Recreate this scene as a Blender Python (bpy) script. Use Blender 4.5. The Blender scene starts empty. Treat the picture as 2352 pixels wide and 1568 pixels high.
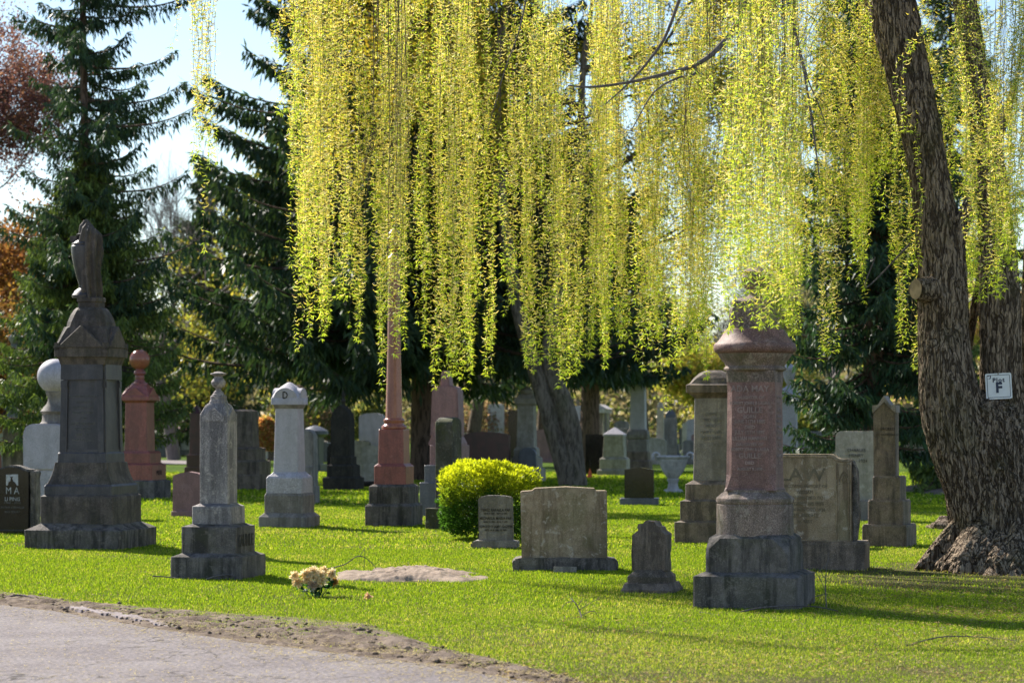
import bpy, bmesh, math, random
import numpy as np
from mathutils import Vector, Matrix
R = math.radians
random.seed(7)
rng = np.random.default_rng(11)
sc = bpy.context.scene
COL = sc.collection

# ---------------------------------------------------------------- camera, sky, sun, exposure
F = 85 / 36 * 2352      # focal length in units of a 2352-unit-wide picture
CX, HY, EYE = 1176.0, 960.0, 1.6
cam_d = bpy.data.cameras.new('camera'); cam = bpy.data.objects.new('camera', cam_d); COL.objects.link(cam)
cam_d.lens = 85; cam_d.sensor_width = 36; cam_d.sensor_fit = 'HORIZONTAL'
cam_d.shift_y = (HY - 784) / 2352
cam_d.clip_start = 0.5; cam_d.clip_end = 3000
cam.location = (0, 0, EYE); cam.rotation_euler = (R(90), 0, 0)
cam_d.dof.use_dof = True; cam_d.dof.focus_distance = 23.5; cam_d.dof.aperture_fstop = 3.2
sc.camera = cam

SUN_AZ = R(40)          # sun stands to the left of the far view by this much
SUN_EL = R(39)
to_sun = Vector((-math.sin(SUN_AZ) * math.cos(SUN_EL), math.cos(SUN_AZ) * math.cos(SUN_EL), math.sin(SUN_EL)))
sd = bpy.data.lights.new('sun', 'SUN'); sun = bpy.data.objects.new('sun', sd); COL.objects.link(sun)
sd.energy = 5.0; sd.angle = R(0.5); sd.color = (1.0, 0.93, 0.82)
sun.rotation_euler = (-to_sun).to_track_quat('-Z', 'Y').to_euler(); sun.location = (-20, 30, 30)

w = bpy.data.worlds.new('World'); sc.world = w; w.use_nodes = True
nt = w.node_tree; bg = nt.nodes['Background']
sky = nt.nodes.new('ShaderNodeTexSky'); sky.sky_type = 'NISHITA'; sky.sun_disc = False
sky.sun_elevation = SUN_EL; sky.sun_rotation = -SUN_AZ; sky.air_density = 1.0; sky.dust_density = 0.25; sky.ozone_density = 1.8
nt.links.new(sky.outputs[0], bg.inputs[0]); bg.inputs[1].default_value = 0.08
sc.view_settings.view_transform = 'Standard'; sc.view_settings.look = 'None'
sc.view_settings.gamma = 1.0; sc.view_settings.exposure = 1.12
sc.cycles.max_bounces = 10; sc.cycles.transmission_bounces = 6; sc.cycles.transparent_max_bounces = 8
sc.cycles.use_denoising = True

# ---------------------------------------------------------------- helpers
def gp(x, y):           # point on the flat ground seen at picture place x, y
    D = F * EYE / (y - HY); return ((x - CX) / F * D, D)
def gD(y): return F * EYE / (y - HY)
def pt(x, y, D): return Vector(((x - CX) / F * D, D, EYE - (y - HY) / F * D))

def link(o, parent=None):
    COL.objects.link(o)
    if parent is not None: o.parent = parent
    return o
def tag(o, label=None, cat=None, group=None, kind=None):
    if label: o['label'] = label
    if cat: o['category'] = cat
    if group: o['group'] = group
    if kind: o['kind'] = kind
    return o
def empty(name, loc, rz=0.0):
    o = bpy.data.objects.new(name, None); o.location = loc; o.rotation_euler = (0, 0, rz); o.empty_display_size = 0.2
    return link(o)
def mesh_obj(name, V, Fc, mats, parent=None, smooth=None, midx=None, tint=None):
    """V (n,3); Fc: list of faces, or (m,3) array of triangles"""
    me = bpy.data.meshes.new(name)
    if isinstance(Fc, np.ndarray):
        V = np.asarray(V, dtype=np.float32); n = len(V); m, k = Fc.shape
        me.vertices.add(n); me.vertices.foreach_set('co', V.ravel())
        me.loops.add(m * k); me.loops.foreach_set('vertex_index', Fc.astype(np.int32).ravel())
        me.polygons.add(m); me.polygons.foreach_set('loop_start', np.arange(0, m * k, k, dtype=np.int32))
        me.polygons.foreach_set('loop_total', np.full(m, k, dtype=np.int32))
        if midx is not None: me.polygons.foreach_set('material_index', midx.astype(np.int32))
        me.update(calc_edges=True)
    else:
        me.from_pydata([tuple(v) for v in V], [], [tuple(f) for f in Fc])
        if midx is not None: me.polygons.foreach_set('material_index', np.asarray(midx, dtype=np.int32))
    for m_ in (mats if isinstance(mats, (list, tuple)) else [mats]): me.materials.append(m_)
    if tint is not None:
        at = me.color_attributes.new('tint', 'FLOAT_COLOR', 'POINT')
        c = np.ones((len(V), 4), dtype=np.float32); c[:, :3] = tint; at.data.foreach_set('color', c.ravel())
    if smooth is not None:
        me.shade_smooth()
        if smooth < 180: me.set_sharp_from_angle(angle=R(smooth))
    o = bpy.data.objects.new(name, me)
    return link(o, parent)

def hash3(ix, iy, iz, s):
    h = (ix * 374761393 + iy * 668265263 + iz * 2147483647 + s * 974634777) & 0xffffffff
    h = ((h ^ (h >> 13)) * 1274126177) & 0xffffffff
    h = ((h ^ (h >> 16)) * 2246822519) & 0xffffffff
    return ((h ^ (h >> 15)) & 0xffffff) / float(0xffffff)
def noise3(P, seed=0):
    P = np.asarray(P, dtype=np.float64); i = np.floor(P).astype(np.int64); f = P - i; f = f * f * (3 - 2 * f)
    x, y, z = i[..., 0], i[..., 1], i[..., 2]; u, v, t = f[..., 0], f[..., 1], f[..., 2]
    def g(a, b, c): return hash3(x + a, y + b, z + c, seed)
    return (((g(0,0,0)*(1-u)+g(1,0,0)*u)*(1-v)+(g(0,1,0)*(1-u)+g(1,1,0)*u)*v)*(1-t)
            + ((g(0,0,1)*(1-u)+g(1,0,1)*u)*(1-v)+(g(0,1,1)*(1-u)+g(1,1,1)*u)*v)*t)
def fbm(P, seed=0, oct=4):
    P = np.asarray(P, dtype=np.float64); s = 0; a = 0.5; tot = 0
    for k in range(oct): s = s + a * noise3(P * 2 ** k + 17.3 * k, seed + k); tot += a; a *= 0.5
    return s / tot

# ---------------------------------------------------------------- materials
def newmat(name):
    m = bpy.data.materials.new(name); m.use_nodes = True
    return m, m.node_tree.nodes, m.node_tree.links
def coords(N, L, scale=(1, 1, 1), rnd=True, vary=False):
    tc = N.new('ShaderNodeTexCoord'); mp = N.new('ShaderNodeMapping'); mp.inputs['Scale'].default_value = scale
    if rnd:
        oi = N.new('ShaderNodeObjectInfo'); mu = N.new('ShaderNodeMath'); mu.operation = 'MULTIPLY'; mu.inputs[1].default_value = 37.0
        ad = N.new('ShaderNodeVectorMath'); ad.operation = 'ADD'
        L.new(oi.outputs['Random'], mu.inputs[0]); L.new(tc.outputs['Object'], ad.inputs[0]); L.new(mu.outputs[0], ad.inputs[1])
        if vary:
            mr = N.new('ShaderNodeMapRange'); mr.inputs[3].default_value = .6; mr.inputs[4].default_value = 1.7; L.new(oi.outputs['Random'], mr.inputs[0]); sv_ = N.new('ShaderNodeVectorMath'); sv_.operation = 'SCALE'; L.new(mr.outputs[0], sv_.inputs['Scale']); L.new(ad.outputs[0], sv_.inputs[0]); L.new(sv_.outputs[0], mp.inputs['Vector'])
        else: L.new(ad.outputs[0], mp.inputs['Vector'])
    else: L.new(tc.outputs['Object'], mp.inputs['Vector'])
    return mp.outputs[0]
def nz(N, L, vec, scale, detail=4, rough=0.6, dist=0.0):
    n = N.new('ShaderNodeTexNoise'); n.inputs['Scale'].default_value = scale; n.inputs['Detail'].default_value = detail
    n.inputs['Roughness'].default_value = rough; n.inputs['Distortion'].default_value = dist
    L.new(vec, n.inputs['Vector']); return n.outputs[0]
def ramp(N, L, fac, lo, hi, c0=0.0, c1=1.0):
    r = N.new('ShaderNodeMapRange'); r.inputs[1].default_value = lo; r.inputs[2].default_value = hi
    r.inputs[3].default_value = c0; r.inputs[4].default_value = c1; r.interpolation_type = 'SMOOTHSTEP'
    L.new(fac, r.inputs[0]); return r.outputs[0]
def mix(N, L, fac, a, b, mode='MIX'):
    m = N.new('ShaderNodeMix'); m.data_type = 'RGBA'; m.blend_type = mode
    for s, v in ((0, fac), (6, a), (7, b)):
        if hasattr(v, 'links') or hasattr(v, 'is_linked'): L.new(v, m.inputs[s])
        elif s == 0: m.inputs[0].default_value = v
        else: m.inputs[s].default_value = (*v, 1)
    return m.outputs[2]
def bump(N, L, h, strength, dist, prev=None):
    b = N.new('ShaderNodeBump'); b.inputs['Strength'].default_value = strength; b.inputs['Distance'].default_value = dist
    L.new(h, b.inputs['Height'])
    if prev is not None: L.new(prev, b.inputs['Normal'])
    return b.outputs[0]

def stone(name, c1, c2, speck=0.35, stain=(0.02, 0.02, 0.018), st=0.5, lichen=(0.4, 0.4, 0.33), li=0.3, rough=0.8, bmp=0.5, gloss=None, moss=0.0):
    m, N, L = newmat(name); P = N['Principled BSDF']
    wt = lambda q: tuple(min(1, x * k_) for x, k_ in zip(q, (1.09, 1.0, 0.99)))
    c1, c2, stain, lichen = wt(c1), wt(c2), wt(stain), wt(lichen)
    v = coords(N, L, vary=True)
    c = mix(N, L, ramp(N, L, nz(N, L, v, 4, 6, 0.65), 0.42, 0.58), c1, c2)
    fine = nz(N, L, v, 110, 3, 0.8)
    c = mix(N, L, ramp(N, L, fine, 0.52, 0.62, 0, speck), c, tuple(min(1, x * 2.0 + 0.04) for x in c1))
    c = mix(N, L, ramp(N, L, fine, 0.38, 0.48, speck, 0), c, tuple(x * 0.35 for x in c1))
    vs = coords(N, L, (7, 7, 0.9))
    c = mix(N, L, ramp(N, L, nz(N, L, vs, 1.0, 7, 0.7, 0.3), 0.44, 0.60, 0, st), c, stain)
    if moss: c = mix(N, L, ramp(N, L, nz(N, L, v, 2.3, 8, 0.7, 0.2), 0.45, 0.60, 0, moss), c, (0.075, 0.085, 0.02))
    c = mix(N, L, ramp(N, L, nz(N, L, v, 9, 9, 0.75, 0.4), 0.56, 0.605, 0, li), c, lichen)
    L.new(c, P.inputs['Base Color'])
    P.inputs['Roughness'].default_value = rough if gloss is None else gloss
    P.inputs['Specular IOR Level'].default_value = 0.3 if gloss is None else 0.5
    n = bump(N, L, nz(N, L, v, 14, 8, 0.7), bmp, 0.012)
    n = bump(N, L, fine, bmp * (0.5 if gloss is None else 0.05), 0.004, n)
    if gloss is None or gloss > 0.3: L.new(n, P.inputs['Normal'])
    return m
def plain(name, c, rough=0.6, var=0.25, metallic=0.0):
    m, N, L = newmat(name); P = N['Principled BSDF']; v = coords(N, L)
    L.new(mix(N, L, ramp(N, L, nz(N, L, v, 12, 5), 0.3, 0.7), tuple(x * (1 - var) for x in c), tuple(min(1, x * (1 + var)) for x in c)), P.inputs['Base Color'])
    P.inputs['Roughness'].default_value = rough; P.inputs['Metallic'].default_value = metallic
    return m
def leafmat(name, trans=0.5, gain=(1, 1, 1), tgain=(1, 1, 1), rough=0.5, spec=0.15):
    """colour comes from the leaf's own tint; light passes through"""
    m, N, L = newmat(name); N.remove(N['Principled BSDF']); out = N['Material Output']
    a = N.new('ShaderNodeVertexColor'); a.layer_name = 'tint'
    d = N.new('ShaderNodeBsdfPrincipled'); d.inputs['Roughness'].default_value = rough; d.inputs['Specular IOR Level'].default_value = spec
    t = N.new('ShaderNodeBsdfTranslucent'); mx = N.new('ShaderNodeMixShader'); mx.inputs[0].default_value = trans
    L.new(mix(N, L, 1.0, a.outputs[0], gain, 'MULTIPLY'), d.inputs['Base Color'])
    L.new(mix(N, L, 1.0, a.outputs[0], tgain, 'MULTIPLY'), t.inputs['Color'])
    L.new(d.outputs[0], mx.inputs[1]); L.new(t.outputs[0], mx.inputs[2]); L.new(mx.outputs[0], out.inputs[0])
    return m
def barkmat(name, c1, c2, sc_=6.0, stretch=0.18, moss=0.0, bmp=1.0, dist=0.03):
    m, N, L = newmat(name); P = N['Principled BSDF']
    v = coords(N, L, (1, 1, stretch), rnd=False)
    h = nz(N, L, v, sc_ * 3, 7, 0.7, 0.6); h2 = nz(N, L, v, sc_ * 9, 4, 0.7, 0.2)
    c = mix(N, L, ramp(N, L, h, 0.40, 0.56), c1, c2)
    c = mix(N, L, ramp(N, L, h2, 0.55, 0.8, 0, 0.5), c, tuple(min(1, x * 1.7) for x in c2))
    if moss:
        v2 = coords(N, L, rnd=False)
        c = mix(N, L, ramp(N, L, nz(N, L, v2, 2.2, 6), 0.5, 0.66, 0, moss), c, (0.09, 0.10, 0.03))
    L.new(c, P.inputs['Base Color']); P.inputs['Roughness'].default_value = 0.9; P.inputs['Specular IOR Level'].default_value = 0.15
    L.new(bump(N, L, h2, bmp * 0.6, dist * 0.3, bump(N, L, h, bmp, dist)), P.inputs['Normal'])
    return m

M = {}
M['dark_granite'] = stone('dark_granite', (0.045, 0.046, 0.058), (0.07, 0.068, 0.075), 0.4, (0.015, 0.015, 0.02), 0.5, (0.16, 0.15, 0.14), 0.12, 0.45, 0.25, gloss=0.42)
M['brown_granite'] = stone('brown_granite', (0.215, 0.18, 0.145), (0.14, 0.118, 0.098), 0.45, (0.03, 0.028, 0.025), 0.6, (0.3, 0.28, 0.22), 0.2, 0.8, 0.5, moss=0.15)
M['dark_brown'] = stone('dark_brown', (0.115, 0.10, 0.088), (0.07, 0.062, 0.056), 0.45, (0.025, 0.023, 0.022), 0.6, (0.26, 0.24, 0.2), 0.15, 0.75, 0.5, moss=.1)
M['base_stone'] = stone('base_stone', (0.165, 0.155, 0.145), (0.105, 0.10, 0.093), 0.3, (0.022, 0.022, 0.022), 0.75, (0.36, 0.34, 0.31), 0.22, 0.9, 0.8, moss=0.2)
M['grey_stone'] = stone('grey_stone', (0.30, 0.29, 0.28), (0.20, 0.195, 0.19), 0.55, (0.06, 0.06, 0.065), 0.55, (0.6, 0.57, 0.5), 0.4, 0.85, 0.8)
M['tan_stone'] = stone('tan_stone', (0.35, 0.295, 0.205), (0.26, 0.21, 0.14), 0.35, (0.10, 0.075, 0.05), 0.6, (0.55, 0.52, 0.45), 0.5, 0.9, 0.7, moss=0.35)
M['light_granite'] = stone('light_granite', (0.41, 0.42, 0.47), (0.35, 0.36, 0.40), 0.5, (0.2, 0.2, 0.2), 0.2, (0.5, 0.5, 0.5), 0.05, 0.6, 0.15)
M['mid_granite'] = stone('mid_granite', (0.24, 0.235, 0.22), (0.18, 0.175, 0.165), 0.4, (0.08, 0.075, 0.06), 0.5, (0.42, 0.4, 0.36), 0.2, 0.8, 0.4)
M['red_granite'] = stone('red_granite', (0.28, 0.085, 0.068), (0.21, 0.065, 0.052), 0.5, (0.09, 0.035, 0.03), 0.4, (0.42, 0.25, 0.2), 0.1, 0.5, 0.15, gloss=0.35)
M['red_column'] = stone('red_column', (0.31, 0.115, 0.07), (0.26, 0.09, 0.058), 0.4, (0.15, 0.06, 0.05), 0.3, (0.4, 0.2, 0.15), 0.05, 0.4, 0.1, gloss=0.2)
M['rose_granite'] = stone('rose_granite', (0.23, 0.14, 0.12), (0.17, 0.105, 0.09), 0.65, (0.075, 0.05, 0.045), 0.45, (0.40, 0.34, 0.3), 0.25, 0.6, 0.4)
M['rose_rough'] = stone('rose_rough', (0.245, 0.195, 0.165), (0.18, 0.14, 0.118), 0.7, (0.06, 0.055, 0.045), 0.5, (0.5, 0.47, 0.4), 0.3, 0.8, 0.9, moss=0.4)
M['pink_granite'] = stone('pink_granite', (0.27, 0.165, 0.16), (0.22, 0.14, 0.135), 0.4, (0.12, 0.08, 0.08), 0.3, (0.5, 0.4, 0.4), 0.1, 0.6, 0.3)
M['maroon'] = stone('maroon', (0.075, 0.02, 0.024), (0.05, 0.016, 0.018), 0.3, (0.02, 0.01, 0.01), 0.3, (0.2, 0.1, 0.1), 0.05, 0.4, 0.1, gloss=0.3)
M['black_granite'] = stone('black_granite', (0.012, 0.012, 0.014), (0.018, 0.018, 0.02), 0.15, (0.008, 0.008, 0.008), 0.3, (0.06, 0.06, 0.06), 0.05, 0.2, 0.05, gloss=0.12)
M['rock_edge'] = stone('rock_edge', (0.20, 0.19, 0.17), (0.07, 0.07, 0.06), 0.6, (0.03, 0.03, 0.03), 0.4, (0.5, 0.5, 0.45), 0.3, 0.9, 1.5)
M['moss_stone'] = stone('moss_stone', (0.085, 0.085, 0.07), (0.05, 0.052, 0.04), 0.4, (0.02, 0.02, 0.018), 0.5, (0.35, 0.35, 0.3), 0.35, 0.9, 1.0, moss=0.5)
M['soot_stone'] = stone('soot_stone', (0.035, 0.033, 0.028), (0.05, 0.045, 0.036), 0.3, (0.015, 0.014, 0.012), 0.5, (0.14, 0.13, 0.11), 0.15, 0.9, 0.5)
M['green_white'] = stone('green_white', (0.40, 0.385, 0.335), (0.30, 0.295, 0.245), 0.2, (0.16, 0.17, 0.12), 0.4, (0.6, 0.6, 0.5), 0.3, 0.8, 0.3, moss=0.15)
M['white_marble'] = stone('white_marble', (0.55, 0.55, 0.56), (0.42, 0.43, 0.44), 0.1, (0.22, 0.21, 0.19), 0.55, (0.7, 0.7, 0.68), 0.2, 0.7, 0.3)
M['blue_granite'] = stone('blue_granite', (0.10, 0.115, 0.14), (0.075, 0.088, 0.11), 0.35, (0.04, 0.045, 0.06), 0.3, (0.3, 0.32, 0.36), 0.1, 0.5, 0.2, gloss=0.4)
M['kerb_stone'] = stone('kerb_stone', (.26, .24, .25), (.2, .185, .19), .4, (.12, .1, .09), .5, (.4, .36, .34), .2, .9, .8)
M['engrave'] = plain('engrave', (0.045, 0.038, 0.03), 0.9)
M['engrave_pale'] = plain('engrave_pale', (0.30, 0.22, 0.20), 0.8)
M['engrave_grey'] = plain('engrave_grey', (0.45, 0.46, 0.48), 0.7)
M['engrave_soft'] = plain('engrave_soft', (0.16, 0.155, 0.15), 0.9)
M['tan_engrave'] = plain('tan_engrave', (0.17, 0.138, 0.095), 0.9)

# ---------------------------------------------------------------- monument kit
class Mon:
    def __init__(s, name, label, cat, x, y, W, a=12.0, group=None, depth=None):
        """x: picture middle, y: foot of the near face, W: picture width of the foot"""
        s.x = x; Df = gD(y); s.a = R(a) - math.atan((x - CX) / F); s.ca, s.sa = math.cos(s.a), math.sin(s.a)
        hw = W * Df / F / (2 * (s.ca + abs(s.sa)))
        hd = hw if depth is None else depth / 2
        s.D = Df + hd * s.ca + hw * 0.3 * abs(s.sa); s.X = (x - CX) / F * s.D
        s.k = s.D / F
        s.root = empty(name, (s.X, s.D, 0), -R(a)); tag(s.root, label, cat, group)
    def z(s, y, front=0.0): return max(-0.03, EYE - (y - HY) * (s.D - front) / F)
    def half(s, W): return W * s.k / (2 * (s.ca + abs(s.sa)))
    def rings(s, part, mat, rings, parent=None, smooth=None, cap=True):
        V, Fc = [], []; n = len(rings[0])
        for r in rings: V += r
        for i in range(len(rings) - 1):
            for j in range(n): Fc.append((i*n+j, i*n+(j+1) % n, (i+1)*n+(j+1) % n, (i+1)*n+j))
        if cap: Fc.append(tuple(reversed(range(n)))); Fc.append(tuple((len(rings)-1)*n + j for j in range(n)))
        return mesh_obj(part, V, Fc, M[mat], parent or s.root, smooth)
    def sq(s, part, mat, prof, ch=0.012, parent=None, smooth=None, sub=0):
        """square plan; prof = [(picture y, picture width), ...] from the foot up; ch: corner chamfer in m (or list)"""
        rg = []
        for i, (y, W) in enumerate(prof):
            h = s.half(W); c = min(ch[i] if isinstance(ch, (list, tuple)) else ch, h * 0.58); z = s.z(y, h * s.ca)
            rg.append([(-h+c,-h,z),(h-c,-h,z),(h,-h+c,z),(h,h-c,z),(h-c,h,z),(-h+c,h,z),(-h,h-c,z),(-h,-h+c,z)])
        return s.rings(part, mat, rg, parent, smooth)
    def tier(s, part, mat, y0, y1, W, W2=None, wash=None, ch=0.012, Wt=None):
        """block with a sloped wash on its top: body y0..y1, then up to picture y wash at width W2"""
        e = 1.2; Wt = Wt or W
        p = [(y0, W), (y1 + 1.0, Wt), (y1, Wt - e)]
        if W2 is not None: p += [(wash if wash is not None else y1 - 1, W2)]
        return s.sq(part, mat, p, ch)
    def slab(s, part, mat, y0, y1, W, dep, ch=0.01, wash=None, dz=0.0):
        hy = dep / 2; hx = (W * s.k - 2 * hy * abs(s.sa)) / (2 * s.ca); rg = []
        z0, z1 = s.z(y0, hy), s.z(y1, hy); b = 0.008
        zs = [(z0, 0), (z1 - b, 0), (z1, b)]
        if wash: zs.append((z1 + wash[0], wash[1]))
        for z, i in zs:
            a, d, c = hx - i, hy - i, ch
            rg.append([(-a+c,-d,z),(a-c,-d,z),(a,-d+c,z),(a,d-c,z),(a-c,d,z),(-a+c,d,z),(-a,d-c,z),(-a,-d+c,z)])
        return s.rings(part, mat, rg)
    def lathe(s, part, mat, prof, n=36, parent=None, dx=0.0, dy=0.0, sharp=35):
        rg = []
        for y, r in prof:
            rr = r * s.k; z = s.z(y, 0.0)
            rg.append([(dx + rr*math.cos(2*math.pi*j/n), dy + rr*math.sin(2*math.pi*j/n), z) for j in range(n)])
        return s.rings(part, mat, rg, parent, sharp)
    def outline(s, part, mat, pts, thick, bev=0.008, y0=0.0, parent=None, midpx=None, rough=0.0):
        """front outline in picture units, extruded; pts clockwise or not"""
        mx = s.x if midpx is None else midpx; kk = (s.D - thick / 2) / F
        P = [((x - mx) * kk / s.ca - (thick / 2) * abs(s.sa) / s.ca * 0.5, EYE - (y - HY) * kk) for x, y in pts]
        bm = bmesh.new()
        f = [bm.verts.new((x, y0 - thick / 2, z)) for x, z in P]; b = [bm.verts.new((x, y0 + thick / 2, z)) for x, z in P]
        n = len(P); bm.faces.new(f); bm.faces.new(list(reversed(b)))
        for i in range(n): bm.faces.new((f[i], b[i], b[(i+1) % n], f[(i+1) % n]))
        bmesh.ops.recalc_face_normals(bm, faces=bm.faces)
        if bev: bmesh.ops.bevel(bm, geom=[e for e in bm.edges if abs(e.calc_face_angle(0)) > 0.5], offset=bev, segments=2, affect='EDGES', clamp_overlap=True)
        if rough:
            bmesh.ops.triangulate(bm, faces=bm.faces)
            bmesh.ops.subdivide_edges(bm, edges=[e for e in bm.edges if e.calc_length() > 0.05], cuts=5, use_grid_fill=True)
            for v in bm.verts:
                q = np.array(v.co); d = fbm(np.array([q * 9, q * 9 + 31, q * 9 + 57]), 3) - 0.5
                v.co += Vector(d) * rough * 2
        me = bpy.data.meshes.new(part); bm.to_mesh(me); bm.free(); me.materials.append(M[mat])
        me.shade_smooth(); me.set_sharp_from_angle(angle=R(28))
        return link(bpy.data.objects.new(part, me), parent or s.root)
    def text(s, body, mat, y, size, yloc, part='inscription', side=None, xo=0.0, tilt=0.0, sx=1.0, ex=0.0015, bold=0.0, xloc=None):
        """letters on the near face (or the right side face); y: picture y of the middle of the line, size in m"""
        cu = bpy.data.curves.new(part, 'FONT'); cu.body = body; cu.size = size; cu.align_x = 'CENTER'; cu.align_y = 'CENTER'
        cu.extrude = ex; cu.offset = bold; cu.resolution_u = 2
        t = bpy.data.objects.new(part, cu); COL.objects.link(t); bpy.context.view_layer.update()
        me = bpy.data.meshes.new_from_object(t.evaluated_get(bpy.context.evaluated_depsgraph_get())); bpy.data.objects.remove(t)
        me.materials.clear(); me.materials.append(M[mat]); me.name = part
        o = link(bpy.data.objects.new(part, me), s.root); o.scale = (sx, 1, 1)
        if side: o.rotation_euler = (R(90), 0, R(90)); o.location = (xloc, xo, s.z(y))
        else: o.rotation_euler = (R(90) - tilt, 0, 0); o.location = (xo, yloc, s.z(y, -yloc))
        return o

def lumpy(o, amp=0.006, f=6.0, seed=0, cuts=3):
    """weathered, slightly uneven stone faces"""
    bm = bmesh.new(); bm.from_mesh(o.data)
    bmesh.ops.triangulate(bm, faces=[f_ for f_ in bm.faces if len(f_.verts) > 4])
    bmesh.ops.subdivide_edges(bm, edges=[e for e in bm.edges if e.calc_length() > 0.12], cuts=cuts, use_grid_fill=True)
    bm.normal_update()
    co = np.array([v.co[:] for v in bm.verts]); d = fbm(co * f + seed * 3.1, seed) - 0.5
    d2 = fbm(co * f * 4 + seed, seed + 9) - 0.5
    for v, a, b in zip(bm.verts, d, d2): v.co += v.normal * (a * 2 * amp + b * amp)
    bm.to_mesh(o.data); bm.free(); o.data.shade_smooth(); o.data.set_sharp_from_angle(angle=R(30))
    return o

# ---------------------------------------------------------------- ground, road, soil
ROAD = [(-900, 1290), (-500, 1326), (-200, 1358), (0, 1384), (120, 1398), (200, 1412), (400, 1447), (600, 1476), (800, 1500), (1000, 1525), (1250, 1566), (1400, 1605), (1600, 1690), (1900, 1850)]
SOIL = [(-900, 1280), (-500, 1312), (-200, 1342), (0, 1366), (200, 1390), (400, 1406), (600, 1420), (760, 1432), (850, 1440), (900, 1458), (1000, 1492), (1150, 1526), (1300, 1562), (1450, 1618), (1700, 1750), (1900, 1860)]
rx, ry = np.array(ROAD, float).T; sx_, sy_ = np.array(SOIL, float).T
def road_y(x): return np.interp(x, rx, ry)
def soil_y(x): return np.interp(x, sx_, sy_)
MOUND_C = gp(936, 1318); MOUND_R = (1.42 * 0.5 + 0.02, 0.85)

def ground_mat():
    m, N, L = newmat('ground'); P = N['Principled BSDF']; v = coords(N, L, rnd=False)
    c = mix(N, L, ramp(N, L, nz(N, L, v, 0.35, 4), 0.35, 0.65), (0.062, 0.115, 0.012), (0.10, 0.155, 0.016))
    c = mix(N, L, ramp(N, L, nz(N, L, v, 9, 6, 0.7), 0.55, 0.75, 0, 0.6), c, (0.14, 0.15, 0.045))
    sp_ = N.new('ShaderNodeSeparateXYZ'); L.new(v, sp_.inputs[0]); near = ramp(N, L, sp_.outputs[1], 34, 50, .85, 0)
    c = mix(N, L, near, c, (0.14, 0.125, 0.055))
    L.new(c, P.inputs['Base Color']); P.inputs['Roughness'].default_value = 0.95; P.inputs['Specular IOR Level'].default_value = 0.05
    L.new(bump(N, L, nz(N, L, v, 30, 5, 0.8), 1.0, 0.05), P.inputs['Normal'])
    return m
S = 900
g = mesh_obj('ground', [(-S, -20, 0), (S, -20, 0), (S, 1500, 0), (-S, 1500, 0)], [(0, 1, 2, 3)], ground_mat())
tag(g, kind='structure')

def road_mat():
    m, N, L = newmat('asphalt'); P = N['Principled BSDF']; v = coords(N, L, rnd=False)
    c = mix(N, L, ramp(N, L, nz(N, L, v, 1.3, 6), 0.35, 0.65), (0.205, 0.18, 0.182), (0.262, 0.235, 0.235))
    f = nz(N, L, v, 34, 5, 0.9)
    c = mix(N, L, ramp(N, L, f, 0.50, 0.60, 0, 0.6), c, (0.45, 0.40, 0.39)); c = mix(N, L, ramp(N, L, f, 0.38, 0.47, 0.75, 0), c, (0.07, 0.065, 0.07))
    c = mix(N, L, ramp(N, L, nz(N, L, v, 11, 6, 0.7), 0.58, 0.68, 0, 0.5), c, (0.30, 0.25, 0.18))
    vo = N.new('ShaderNodeTexVoronoi'); vo.feature = 'DISTANCE_TO_EDGE'; vo.inputs['Scale'].default_value = 0.55; vv = coords(N, L, rnd=False)
    dn = N.new('ShaderNodeVectorMath'); dn.operation = 'ADD'; nn = N.new('ShaderNodeTexNoise'); nn.inputs['Scale'].default_value = 3; L.new(vv, nn.inputs['Vector'])
    L.new(vv, dn.inputs[0]); L.new(nn.outputs[1], dn.inputs[1]); L.new(dn.outputs[0], vo.inputs['Vector'])
    c = mix(N, L, ramp(N, L, vo.outputs[0], 0.0, 0.012, 0.75, 0), c, (0.05, 0.045, 0.04))
    L.new(c, P.inputs['Base Color']); P.inputs['Roughness'].default_value = 0.95; P.inputs['Specular IOR Level'].default_value = 0.1
    L.new(bump(N, L, f, 1.0, 0.012), P.inputs['Normal']); return m
M['asphalt'] = road_mat()
rp = []
for i in range(60):
    x = -900 + (1900 + 900) * i / 59; X, Y = gp(x, float(road_y(x))); rp.append((X + 0.05*math.sin(i*2.3), Y + 0.07 * math.sin(i * 1.7) + 0.04 * math.sin(i * 4.1), 0.006))
rv = rp + [(x_, -12, 0.006) for x_, _, _ in rp]
n = len(rp)
road = mesh_obj('road', rv, [(i, n + i, n + i + 1, i + 1) for i in range(n - 1)], M['asphalt']); tag(road, kind='structure')
# second path far behind on the left
fp0, fp1 = gD(1066), gD(1057)
path = mesh_obj('path', [(-60, fp0 + 3, 0.006), (-9.6, fp0, 0.006), (-9.0, fp1, 0.006), (-60, fp1 + 3, 0.006)], [(0, 1, 2, 3)], M['asphalt']); tag(path, kind='structure')

def soil_mat():
    m, N, L = newmat('soil'); P = N['Principled BSDF']; v = coords(N, L, rnd=False)
    c = mix(N, L, ramp(N, L, nz(N, L, v, 5, 7, 0.7), 0.35, 0.65), (0.13, 0.10, 0.08), (0.33, 0.265, 0.215))
    c = mix(N, L, ramp(N, L, nz(N, L, v, 60, 4, 0.8), 0.54, 0.66, 0, 0.6), c, (0.36, 0.28, 0.2))
    L.new(c, P.inputs['Base Color']); P.inputs['Roughness'].default_value = 1; P.inputs['Specular IOR Level'].default_value = 0.05
    L.new(bump(N, L, nz(N, L, v, 40, 6, 0.8), 1.0, 0.03), P.inputs['Normal']); return m
M['soil'] = soil_mat()
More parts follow.
